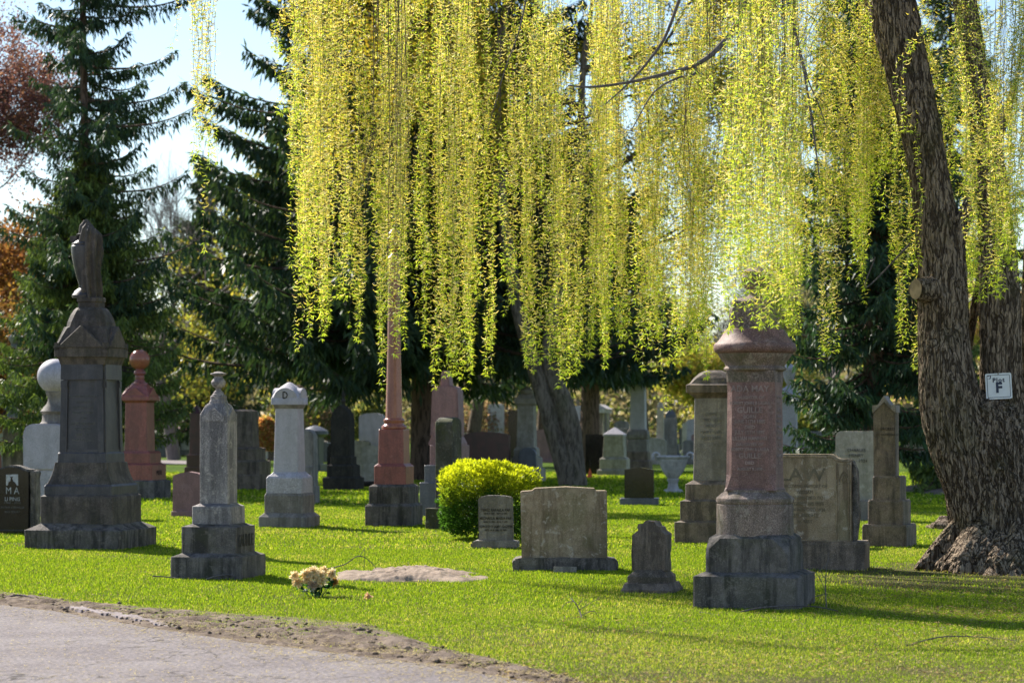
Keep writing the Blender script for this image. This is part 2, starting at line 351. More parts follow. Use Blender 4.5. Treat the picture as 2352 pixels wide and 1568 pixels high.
# churned soil verge between grass and road
nu, nv = 420, 34
xs = np.linspace(-900, 1900, nu)
U, Vv = np.meshgrid(xs, np.linspace(0, 1, nv), indexing='ij')
y0 = soil_y(xs) - 9; y1 = road_y(xs) + 7
Yp = y0[:, None] * (1 - Vv) + y1[:, None] * Vv
D_ = F * EYE / (Yp - HY); X_ = (U - CX) / F * D_
Pn = np.stack([X_, D_, np.zeros_like(X_)], -1)
edge = np.minimum(Vv, 1 - Vv) * 2
clod = np.clip(fbm(Pn * 5, 3, 5) - 0.42, 0, 1) * 0.035 + np.clip(fbm(Pn * 15, 8, 5) - 0.45, 0, 1) * 0.10 + np.clip(fbm(Pn * 4, 18, 3) - 0.58, 0, 1) * .15
Z_ = 0.001 + np.clip(edge * 3, 0, 1) * clod * np.where(Vv > .35, .75, .4) + 0.007 * np.clip(edge * 6, 0, 1)
Pn[..., 2] = Z_
idx = np.arange(nu * nv).reshape(nu, nv)
q = np.stack([idx[:-1, :-1], idx[1:, :-1], idx[1:, 1:], idx[:-1, 1:]], -1).reshape(-1, 4)[:, ::-1]
so = mesh_obj('soil', Pn.reshape(-1, 3), np.ascontiguousarray(q), M['soil'], smooth=180); tag(so, kind='structure')
# loose clods on the verge
def blobs(P, r, seed=0, flat=0.7):
    """many small irregular lumps as one triangle mesh: octahedra with jitter"""
    base = np.array([(1,0,0),(0,1,0),(-1,0,0),(0,-1,0),(0,0,1),(0,0,-1)], float)
    tri = np.array([(0,1,4),(1,2,4),(2,3,4),(3,0,4),(1,0,5),(2,1,5),(3,2,5),(0,3,5)])
    g_ = np.random.default_rng(seed); n_ = len(P)
    V = base[None] * r[:, None, None] * g_.uniform(0.6, 1.3, (n_, 6, 1)); V[..., 2] *= flat
    a = g_.uniform(0, 6.28, n_); c_, s_ = np.cos(a)[:, None], np.sin(a)[:, None]
    V = np.stack([V[..., 0]*c_ - V[..., 1]*s_, V[..., 0]*s_ + V[..., 1]*c_, V[..., 2]], -1) + P[:, None]
    T = (tri[None] + (np.arange(n_) * 6)[:, None, None]).reshape(-1, 3)
    return V.reshape(-1, 3), T
k = 1500
cx_ = rng.uniform(-150, 1550, k); t_ = rng.beta(2, 2, k); cy_ = soil_y(cx_) * (1 - t_) + road_y(cx_) * t_ + rng.normal(0, 5, k)
cD = F * EYE / (cy_ - HY); P_ = np.stack([(cx_ - CX) / F * cD, cD, np.full(k, 0.02)], -1)
V_, T_ = blobs(P_, rng.gamma(1.2, 0.006, k) + 0.003, 5)
tag(mesh_obj('soil_clods', V_, T_, M['soil']), 'loose brown soil clods strewn along the verge beside the road', 'soil', kind='stuff')

# broken concrete edging at the left of the road: one worn ribbon
xs_ = np.linspace(118, 425, 90); kv = []
for i, xx in enumerate(xs_):
    X, Y = gp(xx, float(road_y(xx)) - 5); taper_ = min(1, (i + 1) / 10, (90 - i) / 25)
    for j, o in enumerate((-.09, -.07, -.02, .03, .075, .09)): kv.append((X + o * .25, Y + o + .03 * math.sin(i * .5) + .02 * math.sin(i * 1.9), 0.0 if j in (0, 5) else (.022 + .02 * noise3(np.array([[i * .35, j * 1.3, 0]]), 3)[0]) * taper_))
kq = [(i*6+j, i*6+j+1, (i+1)*6+j+1, (i+1)*6+j) for i in range(89) for j in range(5)]
tag(mesh_obj('kerb_edging', kv, kq, M['kerb_stone'], smooth=40), 'low worn grey concrete edging sunk in soil at the road edge', 'kerb')

# ---------------------------------------------------------------- the monuments, near to far
# tall square column with drum and broken top, right of centre
m = Mon('granite_monument', 'reddish granite column on a round drum and two dark grey blocks', 'monument', 1734, 1400, 280, a=17.5)
lumpy(m.tier('base', 'base_stone', 1404, 1325, 280, 232, 1315, ch=0.014), 0.007, 5, 1)
# second block: square foot passing into cut corners at the top
o = m.sq('plinth', 'base_stone', [(1318, 226), (1280, 226), (1262, 226), (1237, 224), (1228, 196)], ch=[0.012, 0.014, 0.035, 0.13, 0.12]); lumpy(o, 0.006, 6, 2)
m.lathe('drum', 'rose_rough', [(1230, 87), (1228, 88.5), (1158, 88), (1156, 86.5), (1154, 88), (1149, 90), (1143, 89), (1132, 76), (1128, 70.5), (1123, 70)], 64)
tp = [(1126, 140), (1120, 136.5), (1090, 136), (900, 131), (872, 131), (852, 131)]
die = m.sq('shaft', 'rose_granite', tp, ch=[0.01, 0.02, 0.055, 0.052, 0.03, 0.006])
m.sq('necking', 'rose_rough', [(877, 132.5), (850, 132.5)], ch=[0.03, 0.008])
m.lathe('capital', 'rose_rough', [(852, 66), (850, 71), (846, 72), (843, 69), (841, 67.5), (834, 70), (825, 78), (816, 84), (811, 86)], 64)
m.lathe('abacus', 'rose_granite', [(812, 86), (808, 92), (801, 95), (794, 94.5), (789, 92), (785, 86), (776, 79), (768, 74), (764, 72), (757, 70), (754, 60)], 64)
o = m.sq('broken_die', 'rose_rough', [(756, 112), (720, 112), (690, 108), (683, 70)], ch=0.02); lumpy(o, 0.03, 8, 4)
m.lathe('urn', 'rose_rough', [(688, 16), (684, 22), (676, 12), (670, 11), (662, 22), (650, 30), (638, 33), (628, 28), (624, 31), (618, 20), (610, 6)], 28)
hl = m.half(134)
for y_, tx, sz in [(893, 'ADA MAY', .075), (913, 'DAUGHTER OF', .036), (926, 'ROBERT JOHN & LAURA', .037), (942, 'GUILLE', .07), (957, 'BORN', .04), (968, 'JUNE 11TH 1885', .043), (981, 'DIED', .04),
                   (993, 'JULY 15TH 1897', .043), (1007, 'LILLIAN HANNAH', .043), (1021, 'DAUGHTER OF', .034), (1032, 'ROBERT JOHN & LAURA', .035), (1047, 'GUILLE', .06), (1063, 'DIED', .036), (1077, 'AUGUST 9 1898', .036)]:
    h_ = m.half(np.interp(y_, [852, 900, 1090, 1120], [131, 131, 136, 136.5]))
    m.text(tx, 'engrave_pale', y_, sz, -h_ - 0.0035, ex=0.002, sx=0.86 if len(tx) > 12 else 1.0, bold=0.0012)
    if 900 < y_ < 1070:
        m.text(random.choice(['IN MEMORY', 'BELOVED', 'AGED 12 YEARS', 'ALSO']), 'engrave_pale', y_, sz * 0.7, 0, side=True, xloc=h_ + 0.0035, ex=0.002, bold=0.001)

# stepped grey obelisk with small urn, left front
m = Mon('obelisk_monument', 'weathered light grey pillar with small urn finial on four stepped blocks, left front', 'monument', 502, 1331, 218, a=13)
lumpy(m.tier('base', 'base_stone', 1335, 1279, 218, 169, 1270), 0.006, 5, 5)
lumpy(m.tier('lower_block', 'base_stone', 1272, 1210, 169, 122, 1203), 0.004, 6, 6)
lumpy(m.tier('upper_block', 'grey_stone', 1205, 1163, 122, 86, 1156), 0.004, 6, 7)
lumpy(m.sq('shaft', 'grey_stone', [(1158, 86), (960, 86), (952, 86), (930, 60), (925, 44), (922, 42)], ch=[0.006, 0.006, 0.008, 0.01, 0.01, 0.01]), 0.003, 7, 8)
# raised gabled panels on the pillar
kk = m.D / F
for rot in range(4):
    h_ = m.half(86)
    bm = bmesh.new(); w_ = h_ * 0.80; zb, zs, za = m.z(962), m.z(955), m.z(937)
    P = [(-w_, zb - 0.02), (w_, zb - 0.02), (w_, zs), (0, za), (-w_, zs)]
    f = [bm.verts.new((x, -h_ - 0.008, z)) for x, z in P]; b = [bm.verts.new((x, -h_ + 0.12, z)) for x, z in P]
    bm.faces.new(f); [bm.faces.new((f[i], b[i], b[(i+1) % 5], f[(i+1) % 5])) for i in range(5)]; bmesh.ops.recalc_face_normals(bm, faces=bm.faces)
    bmesh.ops.rotate(bm, verts=bm.verts, cent=(0, 0, 0), matrix=Matrix.Rotation(rot * math.pi / 2, 3, 'Z'))
    me = bpy.data.meshes.new('gable'); bm.to_mesh(me); bm.free(); me.materials.append(M['grey_stone']); link(bpy.data.objects.new('gable', me), m.root)
m.sq('collar', 'grey_stone', [(927, 46), (921, 45), (919, 41), (910, 41), (908, 34)], ch=0.02)
m.lathe('urn', 'grey_stone', [(910, 15), (906, 15), (904, 12), (900, 11), (896, 6), (891, 7), (888, 13), (882, 16.5), (877, 17), (872, 14), (867, 10), (864, 10), (861, 16), (859, 19), (857, 18.5), (856, 12), (854, 9), (853, 3)], 28)
m.text('FAUMLE', 'engrave', 1240, 0.17, 0, side=True, xloc=m.half(169) + 0.002, ex=0.003, sx=0.72, bold=0.003)

# tall dark monument with draped urn, far left front
m = Mon('draped_urn_monument', 'tallest monument, dark granite with gabled cap and draped urn on top', 'monument', 210, 1262, 300, a=12)
lumpy(m.tier('base', 'base_stone', 1268, 1218, 300, 229, 1203, ch=0.015), 0.012, 4, 9)
lumpy(m.tier('lower_block', 'dark_brown', 1206, 1140, 229, 212, 1136), 0.004, 5, 10)
m.sq('foot_band', 'dark_granite', [(1138, 212), (1116.5, 212), (1115.5, 210), (1112, 205)], ch=0.008)
m.sq('flared_block', 'dark_brown', [(1114, 205), (1110, 199), (1102, 190), (1090, 179), (1076, 170), (1063, 165.5), (1061.5, 164)], ch=0.008)
m.sq('shaft_foot', 'dark_granite', [(1063, 153), (1041, 151), (1038, 144)], ch=0.008)
m.sq('shaft', 'dark_granite', [(1040, 137), (900, 128), (878, 127), (838, 134)], ch=0.01)
# recessed-panel frame: pilasters, rails
for rot in (0, 1, 2, 3):
    bm = bmesh.new()
    def bar(x0, x1, ya, yb, t=0.012):
        za, zb = m.z(ya), m.z(yb); ha, hb = m.half(np.interp(ya, [838, 1040], [127, 137])), m.half(np.interp(yb, [838, 1040], [127, 137]))
        vs = [bm.verts.new(p_) for p_ in [(x0*ha, -ha - t, za), (x1*ha, -ha - t, za), (x1*hb, -hb - t, zb), (x0*hb, -hb - t, zb), (x0*ha, -ha + .03, za), (x1*ha, -ha + .03, za), (x1*hb, -hb + .03, zb), (x0*hb, -hb + .03, zb)]]
        for f_ in ((0,1,2,3),(4,0,3,7),(1,5,6,2),(3,2,6,7),(0,4,5,1)): bm.faces.new([vs[i] for i in f_])
    bar(-1, 1, 872, 838, 0.03); bar(-1, -0.72, 1040, 873.5, .02); bar(0.72, 1, 1040, 873.5, .02); bar(-.70, .70, 1040, 1031, .012); bar(-.95, -.74, 890, 876, .032); bar(.74, .95, 890, 876, .032)
    bmesh.ops.rotate(bm, verts=bm.verts, cent=(0, 0, 0), matrix=Matrix.Rotation(rot * math.pi / 2, 3, 'Z'))
    me = bpy.data.meshes.new('panel_frame'); bm.to_mesh(me); bm.free(); me.materials.append(M['dark_granite']); link(bpy.data.objects.new('panel_frame', me), m.root)
for i, tx in enumerate(['IN LOVING MEMORY', 'WHO DIED', 'JANUARY 1889', 'AGED 64 YEARS', 'ALSO', 'HIS BELOVED WIFE', 'WHO DIED', 'APRIL 1901', 'AGED 71 YEARS']):
    y_ = 910 + i * 12.5; m.text(tx, 'engrave_soft', y_, 0.05, -m.half(np.interp(y_, [838, 1040], [127, 137])) - 0.002, sx=0.8)
m.sq('cornice', 'dark_brown', [(840, 132), (837, 140), (826, 148), (820, 156), (818, 164)], ch=0.006)
cap = m.sq('gabled_cap', 'dark_brown', [(819, 168), (797, 168), (795, 160), (770, 140), (752, 128), (750, 124), (738, 120), (722, 106), (712, 92), (706, 74)], ch=[.01, .01, .01, .03, .06, .08, .09, .09, .08, .05])
for rot in range(4):
    h_ = m.half(168); bm = bmesh.new(); w_ = h_ * 0.88
    P = [(-w_, m.z(800)), (w_, m.z(800)), (w_*.80, m.z(789)), (0, m.z(749)), (-w_*.80, m.z(789))]
    f = [bm.verts.new((x, -h_ - 0.012, z)) for x, z in P]; b = [bm.verts.new((x, -h_ + 0.32, z)) for x, z in P]
    bm.faces.new(f); [bm.faces.new((f[i], b[i], b[(i+1) % 5], f[(i+1) % 5])) for i in range(5)]; bmesh.ops.recalc_face_normals(bm, faces=bm.faces)
    bmesh.ops.bevel(bm, geom=list(bm.edges), offset=0.008, segments=1, affect='EDGES')
    bmesh.ops.rotate(bm, verts=bm.verts, cent=(0, 0, 0), matrix=Matrix.Rotation(rot * math.pi / 2, 3, 'Z'))
    me = bpy.data.meshes.new('gable'); bm.to_mesh(me); bm.free(); me.materials.append(M['dark_brown']); link(bpy.data.objects.new('gable', me), m.root)
    for sx__ in (-1, 1):
        bm = bmesh.new(); r_ = bmesh.ops.create_cube(bm, size=1)['verts']
        for v_ in r_: v_.co = Vector((sx__ * (h_ - .035) + v_.co.x * .07, -h_ + .035 + v_.co.y * .07, m.z(797) + v_.co.z * .09))
        if sx__ == 1:
            bmesh.ops.rotate(bm, verts=bm.verts, cent=(0, 0, 0), matrix=Matrix.Rotation(rot * math.pi / 2, 3, 'Z'))
            me = bpy.data.meshes.new('corner_block'); bm.to_mesh(me); me.materials.append(M['dark_brown']); link(bpy.data.objects.new('corner_block', me), m.root)
        bm.free()
m.sq('neck_block', 'dark_brown', [(709, 64), (694, 64), (692, 70), (684, 70), (682, 64)], ch=0.03)
dxu = -19 * m.k
m.lathe('urn', 'dark_granite', [(684, 26), (678, 27), (674, 24), (668, 20), (662, 11), (655, 11), (635, 17), (610, 23), (590, 27), (572, 28.5), (566, 28.5), (563, 26), (560, 27), (557, 25), (552, 18), (546, 10), (542, 14), (538, 17), (534, 5)], 40, dx=dxu)  # darker stone than the cloth: recess shade put into the urn's colour
# the cloth over the urn: pleats hanging to the foot, two folded peaks on top
nth, nzr = 96, 60; V = []; Fc = []
for i in range(nzr):
    t = i / (nzr - 1)
    for j in range(nth):
        th = 2 * math.pi * j / nth; c, s_ = math.cos(th), math.sin(th)
        ztop = m.z(520 + 9 * c) + 0.05 * max(0, math.cos(th - 2.6)) ** 2
        zz = m.z(686) * (1 - t) + ztop * t
        rr = (19 + 4.0 * math.exp(-((t - .72) / .2) ** 2) + 1.2 * math.sin(t * 9 + th * 2)) * m.k
        rr *= 1 + (0.18 * (1 - t) + .09) * math.sin(8 * th + 2.2 * math.sin(3 * t)) + 0.06 * math.sin(4 * th + 8 * t)
        if t > .93: rr *= 1 - (t - .93) / .07 * .35
        V.append((rr * c * 1.08 + 0 * m.k, rr * s_ * 1.05 - 0.02, zz))
for i in range(nzr - 1):
    for j in range(nth): Fc.append((i*nth+j, i*nth+(j+1) % nth, (i+1)*nth+(j+1) % nth, (i+1)*nth+j))
ctr = len(V); V.append((0, 0, m.z(526)))
for j in range(nth): Fc.append(((nzr-1)*nth+j, (nzr-1)*nth+(j+1) % nth, ctr))
mesh_obj('drapery', V, Fc, M['dark_brown'], m.root, 50)
o = m.outline('drapery_fold', 'dark_brown', [(166, 541), (184, 541), (186, 560), (168, 556)], 0.12, 0.01)

# black polished stone
m = Mon('black_headstone', 'polished black headstone with etched picture and white lettering at left edge', 'headstone', 43, 1226, 96, a=8, depth=0.3)
sl = m.outline('slab', 'black_granite', [(-6, 1222), (75, 1222), (76, 1083), (66, 1081), (54, 1075), (40, 1072), (26, 1073), (12, 1078), (0, 1083), (-7, 1084)], 0.26, 0.004, midpx=43)
m.outline('rough_side', 'rock_edge', [(75.5, 1222), (88, 1222), (88.5, 1100), (90, 1083), (84, 1079), (76, 1080)], 0.22, 0.012, y0=0.02, midpx=43, rough=0.02)
m.outline('rough_top', 'rock_edge', [(-7, 1084), (-7, 1080), (12, 1073), (26, 1069), (40, 1068), (54, 1071), (66, 1076), (78, 1078), (76, 1083.5), (66, 1081.5), (54, 1075.5), (40, 1072.5), (26, 1073.5), (12, 1078.5), (0, 1083.5)], 0.20, 0.003, y0=0.03, midpx=43, rough=0.008)
m.slab('base', 'black_granite', 1230, 1217, 104, 0.36)
yl = -0.132; xo = -0.045
m.text('M A', 'engrave_grey', 1127, 0.135, yl, xo=xo, sx=0.85); m.text('LI PING', 'engrave_grey', 1146, 0.075, yl, xo=xo, sx=0.9); m.text('1960 - 2012', 'engrave_soft', 1154, 0.05, yl, xo=xo)
m.text('EN PAIX ETERNELLE', 'engrave_soft', 1165, 0.038, yl, xo=xo); m.text('REQUIESCAT', 'engrave_soft', 1175, 0.038, yl, xo=xo)
m.text('17 5', 'engrave_soft', 1179, 0.02, yl, xo=xo)
pic = m.outline('etched_picture', 'engrave_grey', [(22, 1114), (49, 1114), (49, 1088), (22, 1089)], 0.004, 0, y0=-0.132, midpx=43)
m.outline('etched_figure', 'black_granite', [(26, 1114), (28, 1106), (32, 1104), (33, 1096), (30, 1093), (34, 1094), (38, 1093), (36, 1097), (38, 1104), (43, 1107), (46, 1114)], 0.004, 0, y0=-0.136, midpx=43)

# granite ball monument behind the tall one
m = Mon('ball_monument', 'pale grey monument with large polished granite ball, partly behind the tall dark one', 'monument', 127, 1186, 122, a=12)
m.tier('base', 'mid_granite', 1190, 1150, 122, 104, 1146); m.tier('lower_block', 'light_granite', 1147, 1082, 104, 98, 1078)
m.outline('body', 'light_granite', [(80, 1079), (176, 1079), (176, 1000), (173, 985), (164, 976), (152, 973), (102, 973), (90, 976), (82, 985), (79, 1000)], 0.62, 0.02, midpx=128)
m.lathe('neck', 'mid_granite', [(976, 34), (972, 35), (969, 32), (966, 30), (951, 29), (948, 32), (944, 34), (940, 30), (934, 26), (928, 20), (920, 17), (912, 17), (905, 21), (900, 22), (896, 17)], 36)
m.lathe('ball', 'light_granite', [(904 - 80 * (1 - math.cos(math.pi * i / 24)) / 2, max(0.3, 41 * math.sin(math.pi * i / 24))) for i in range(25)], 48, sharp=180)

# red granite ball monument
m = Mon('red_ball_monument', 'dusty red granite monument topped by a small round red ball', 'monument', 321, 1146, 143, a=12)
m.tier('base', 'base_stone', 1150, 1105, 143, 120, 1102); m.tier('lower_block', 'red_granite', 1104, 1067, 121, 98, 1063); m.tier('middle_block', 'red_granite', 1065, 1040, 98, 90, 1036)
m.sq('shaft', 'red_granite', [(1038, 70), (925, 66), (922, 72), (918, 84)]); m.sq('cap', 'red_granite', [(919, 90), (911, 90), (897, 70), (892, 66), (884, 48), (882, 42)], ch=[.01, .01, .04, .06, .07, .06])
for rot in range(4):
    h_ = m.half(88); bm = bmesh.new(); P = [(-h_*.9, m.z(912)), (h_*.9, m.z(912)), (0, m.z(890))]
    f = [bm.verts.new((x, -h_ + .005, z)) for x, z in P]; b = [bm.verts.new((x, -h_ + 0.22, z)) for x, z in P]
    bm.faces.new(f); [bm.faces.new((f[i], b[i], b[(i+1) % 3], f[(i+1) % 3])) for i in range(3)]; bmesh.ops.recalc_face_normals(bm, faces=bm.faces)
    bmesh.ops.rotate(bm, verts=bm.verts, cent=(0, 0, 0), matrix=Matrix.Rotation(rot * math.pi / 2, 3, 'Z'))
    me = bpy.data.meshes.new('gable'); bm.to_mesh(me); bm.free(); me.materials.append(M['red_granite']); link(bpy.data.objects.new('gable', me), m.root)
m.lathe('neck', 'red_granite', [(884, 20), (880, 19), (877, 13), (871, 10), (866, 11), (862, 10), (858, 14), (853, 13), (850, 9), (846, 8)], 28)
m.lathe('ball', 'red_column', [(849.5 - 47 * (1 - math.cos(math.pi * i / 20)) / 2, max(.3, 23.8 * math.sin(math.pi * i / 20))) for i in range(21)], 36, sharp=180)
m.text('MILNE', 'engrave', 1085, 0.14, 0, side=True, xloc=m.half(121) + .004, sx=.8)

# small pink stone
m = Mon('pink_headstone', 'small pink granite headstone with peaked top behind the stepped light grey pillar', 'headstone', 440, 1187, 94, a=12, depth=0.3)
m.slab('base', 'pink_granite', 1190, 1174, 94, 0.34); m.outline('slab', 'pink_granite', [(403, 1175), (474, 1175), (474, 1092), (458, 1086), (440, 1083), (420, 1086), (404, 1092)], 0.2, 0.01)

# light grey square monument with domed cap and letter
m = Mon('domed_monument', 'pale grey granite pillar with domed cap bearing a black letter', 'monument', 665, 1212, 141, a=12)
m.tier('base', 'mid_granite', 1216, 1187, 141, 117, 1178); m.tier('lower_block', 'mid_granite', 1180, 1137, 115, 108, 1132)
m.sq('upper_block', 'light_granite', [(1134, 107), (1098, 107), (1094, 101), (1088, 84), (1084, 76)]); m.sq('shaft', 'light_granite', [(1086, 74), (938, 65), (936, 65)])
m.sq('necking', 'mid_granite', [(938, 67), (934, 72), (929, 76), (928, 80)])
m.sq('cap', 'light_granite', [(929, 85), (914, 85), (911, 81), (902, 72), (896, 62), (889, 44), (883, 26), (879, 12), (877.5, 4)], ch=[.01, .01, .02, .03, .03, .03, .02, .01, .004], smooth=50)
for rot in range(4):
    h_ = m.half(83); bm = bmesh.new(); P = [(-h_*.80, m.z(914))] + [(h_*.80*math.cos(a_), m.z(912) + (m.z(891)-m.z(912))*math.sin(a_)) for a_ in np.linspace(0, math.pi, 13)][::-1] + [(h_*.8, m.z(914))]
    n_ = len(P); f = [bm.verts.new((x, -h_ - .004, z)) for x, z in P]; b = [bm.verts.new((x, -h_ + 0.2, z)) for x, z in P]
    bm.faces.new(f); [bm.faces.new((f[i], b[i], b[(i+1) % n_], f[(i+1) % n_])) for i in range(n_)]; bmesh.ops.recalc_face_normals(bm, faces=bm.faces)
    bmesh.ops.rotate(bm, verts=bm.verts, cent=(0, 0, 0), matrix=Matrix.Rotation(rot * math.pi / 2, 3, 'Z'))
    me = bpy.data.meshes.new('arched_gable'); bm.to_mesh(me); bm.free(); me.materials.append(M['light_granite']); link(bpy.data.objects.new('arched_gable', me), m.root)
m.text('D', 'engrave', 908, 0.15, -m.half(83) - .008, bold=.002, sx=.8)

# tall red column on square blocks
m = Mon('column_monument', 'slender polished red column on red square pedestal and dark blocks', 'monument', 905, 1209, 133, a=12)
m.tier('base', 'base_stone', 1212, 1162, 133, 116, 1156); m.tier('lower_block', 'base_stone', 1158, 1117, 115, 96, 1112)
m.tier('upper_block', 'red_granite', 1113, 1070, 92, 74, 1064); m.sq('pedestal', 'red_granite', [(1066, 74), (986.5, 70.5), (985.6, 69)])
m.lathe('torus', 'red_column', [(986, 27), (983, 29), (979, 29), (976, 26), (974, 23), (971, 22), (968, 24), (965, 24.5), (962, 23), (960, 20)], 40, sharp=60)
m.lathe('column', 'red_column', [(962, 20), (955, 19.4), (800, 15.4), (600, 12.4), (598, 16), (592, 16), (588, 12)], 40)
m.lathe('urn', 'red_column', [(589, 13), (582, 6), (574, 8), (561, 16), (548, 17), (542, 12), (536, 14), (526, 4)], 28)
# stained drips on the pedestal and block
for (x0, x1, ya, yb, W_) in [(897, 913, 987, 1006, 71), (904, 909, 1004, 1012, 71), (891, 921, 1067.5, 1080, 92), (893, 902, 1080, 1090, 92), (909, 919, 1080, 1093, 92)]: pass

m = Mon('ledger_cross_monument', 'pinkish grey monument with sloping shoulders and snapped top, beside the slender red column', 'monument', 1033, 1186, 116, a=12, depth=0.9)
m.slab('base', 'blue_granite', 1190, 1108, 138, 0.95); m.slab('plinth', 'blue_granite', 1110, 1068, 116, .8); m.slab('lower_block', 'pink_granite', 1070, 1022, 91, 0.62)
m.outline('shoulder', 'pink_granite', [(996, 1023), (1070, 1023), (1070, 1018), (1064, 1006), (1060, 1000), (1003, 1000), (1000, 1008), (996, 1016)], 0.5, 0.01)
m.outline('shaft', 'pink_granite', [(998, 1002), (1064, 1002), (1061, 900), (1058, 890), (1048, 886), (1006, 886), (1002, 892)], 0.42, 0.015)
m.outline('broken_top', 'pink_granite', [(1018, 888), (1040, 888), (1038, 872), (1036, 856), (1028, 850), (1020, 853)], 0.3, 0.02)

m = Mon('rounded_post', 'narrow mossy dark stone post with rolled top, just left of the bush', 'headstone', 1030, 1216, 102, a=14, depth=0.6)
m.slab('base', 'moss_stone', 1220, 1167, 106, 0.7)
bm = bmesh.new(); hx = 20 * m.k; hy = 0.26; zt = m.z(958 + 17, .3); zb = m.z(1170, .3); npt = 14
prof = [(-hy, zb), (hy, zb)] + [(hy * math.cos(a_), zt + (m.z(958, .3) - zt) * math.sin(a_)) for a_ in np.linspace(0, math.pi, npt)]
f = [bm.verts.new((-hx, y, z)) for y, z in prof]; b = [bm.verts.new((hx, y, z)) for y, z in prof]; n_ = len(prof)
bm.faces.new(f); bm.faces.new(b[::-1]); [bm.faces.new((f[i], b[i], b[(i+1) % n_], f[(i+1) % n_])) for i in range(n_)]; bmesh.ops.recalc_face_normals(bm, faces=bm.faces)
bmesh.ops.bevel(bm, geom=[e for e in bm.edges if e.calc_face_angle(0) > 1], offset=.01, segments=1, affect='EDGES')
me = bpy.data.meshes.new('post'); bm.to_mesh(me); bm.free(); me.materials.append(M['moss_stone']); me.shade_smooth(); me.set_sharp_from_angle(angle=R(30)); lumpy(link(bpy.data.objects.new('post', me), m.root), .006, 6, 3)

# small grey stone in front of the bush
m = Mon('grey_headstone', 'small grey headstone with three inscribed names standing against the bush', 'headstone', 1139, 1259, 116, a=4, depth=0.22)
m.outline('base', 'mid_granite', [(1084, 1258), (1194, 1258), (1193, 1243), (1180, 1241), (1096, 1241), (1085, 1246)], 0.3, 0.012, rough=0.01)
m.outline('slab', 'mid_granite', [(1101, 1243), (1180, 1243), (1178, 1146), (1176, 1141), (1160, 1138), (1138, 1137), (1120, 1137.5), (1104, 1141), (1099, 1146)], 0.12, 0.008)
for y_, tx, sz in [(1171, 'TEREZ RAFAELA PAP', .048), (1179, 'NOV. 7 1907 - NOV. 6 1991', .03), (1190, 'MICHAELA MARIA PAP', .048), (1198, 'AUG. 13 1941 - AUG. 7 1992', .03), (1209, 'DOROTHY AMY GAZDIK', .048), (1217, 'SEPT. 1914 - JAN. 17 1989', .03)]:
    m.text(tx, 'engrave', y_, sz, -0.063, sx=0.82, xo=.0, bold=.0008)

# broad tan stone in the centre
m = Mon('tan_headstone', 'broad blank tan headstone with shallow stepped top and lichen, centre right', 'headstone', 1297, 1311, 246, a=0.5, depth=0.4)
m.outline('slab', 'tan_stone', [(1198, 1284), (1395, 1284), (1394, 1128), (1392, 1126.5), (1366, 1126.5), (1366, 1121), (1300, 1117.5), (1228, 1121), (1222, 1126.5), (1198, 1128), (1195, 1130)], 0.26, 0.008)
m.outline('base', 'base_stone', [(1178, 1313), (1419, 1313), (1420, 1292), (1416, 1284), (1392, 1281), (1200, 1281), (1180, 1284), (1176, 1294)], 0.42, 0.012, rough=0.012)
m2 = Mon('ground_plaque', 'small flat grey plaque leaning on the base of the broad tan headstone', 'plaque', 1297, 1316, 56, a=0, depth=0.02)
pl = m2.outline('plaque', 'mid_granite', [(1271, 1315), (1324, 1315), (1325, 1301), (1272, 1300)], 0.02, 0.003, y0=0)

# broken stub stone
m = Mon('broken_stone', 'short brown stone stub with jagged broken top, left of the big column', 'headstone', 1497, 1363, 150, a=16, depth=0.52)
lumpy(m.slab('base', 'brown_granite', 1368, 1353, 146, 0.55, wash=(0.05, 0.03)), .012, 6, 21)
o = m.sq('flared_foot', 'brown_granite', [(1352, 112), (1325, 112), (1320, 104), (1312, 84), (1308, 80)], ch=.01); lumpy(o, .006, 7, 22)
o = m.outline('stub', 'brown_granite', [(1461, 1311), (1538, 1311), (1540, 1228), (1529, 1219), (1527, 1210), (1518, 1207), (1511, 1196), (1505, 1197), (1492, 1195), (1487, 1201), (1477, 1203), (1474, 1213), (1476, 1219), (1461, 1229)], 0.27, 0.004, rough=0.02)

# carved stone behind the big column
m = Mon('carved_headstone', 'broad mossy tan headstone carved with LAW and arched side panel, right behind the big column', 'headstone', 1836, 1307, 322, a=14, depth=0.45)
cxm = 1826
m.slab('base', 'brown_granite', 1312, 1247, 322, 0.5, wash=(0.02, 0.01))
pts = [(1706, 1246), (1955, 1246), (1953, 1058), (1948, 1053), (1928, 1053), (1921, 1050), (1914, 1044), (1904, 1042.5), (1762, 1042.5), (1750, 1044), (1738, 1052), (1712, 1054), (1706, 1058)]
m.outline('slab', 'tan_stone', pts, 0.27, 0.012, midpx=1830)
m.outline('rough_side', 'rock_edge', [(1954, 1244), (1964, 1238), (1968, 1180), (1964, 1150), (1966, 1110), (1962, 1075), (1954, 1056)], 0.2, 0.01, y0=0.03, midpx=1830, rough=0.02)
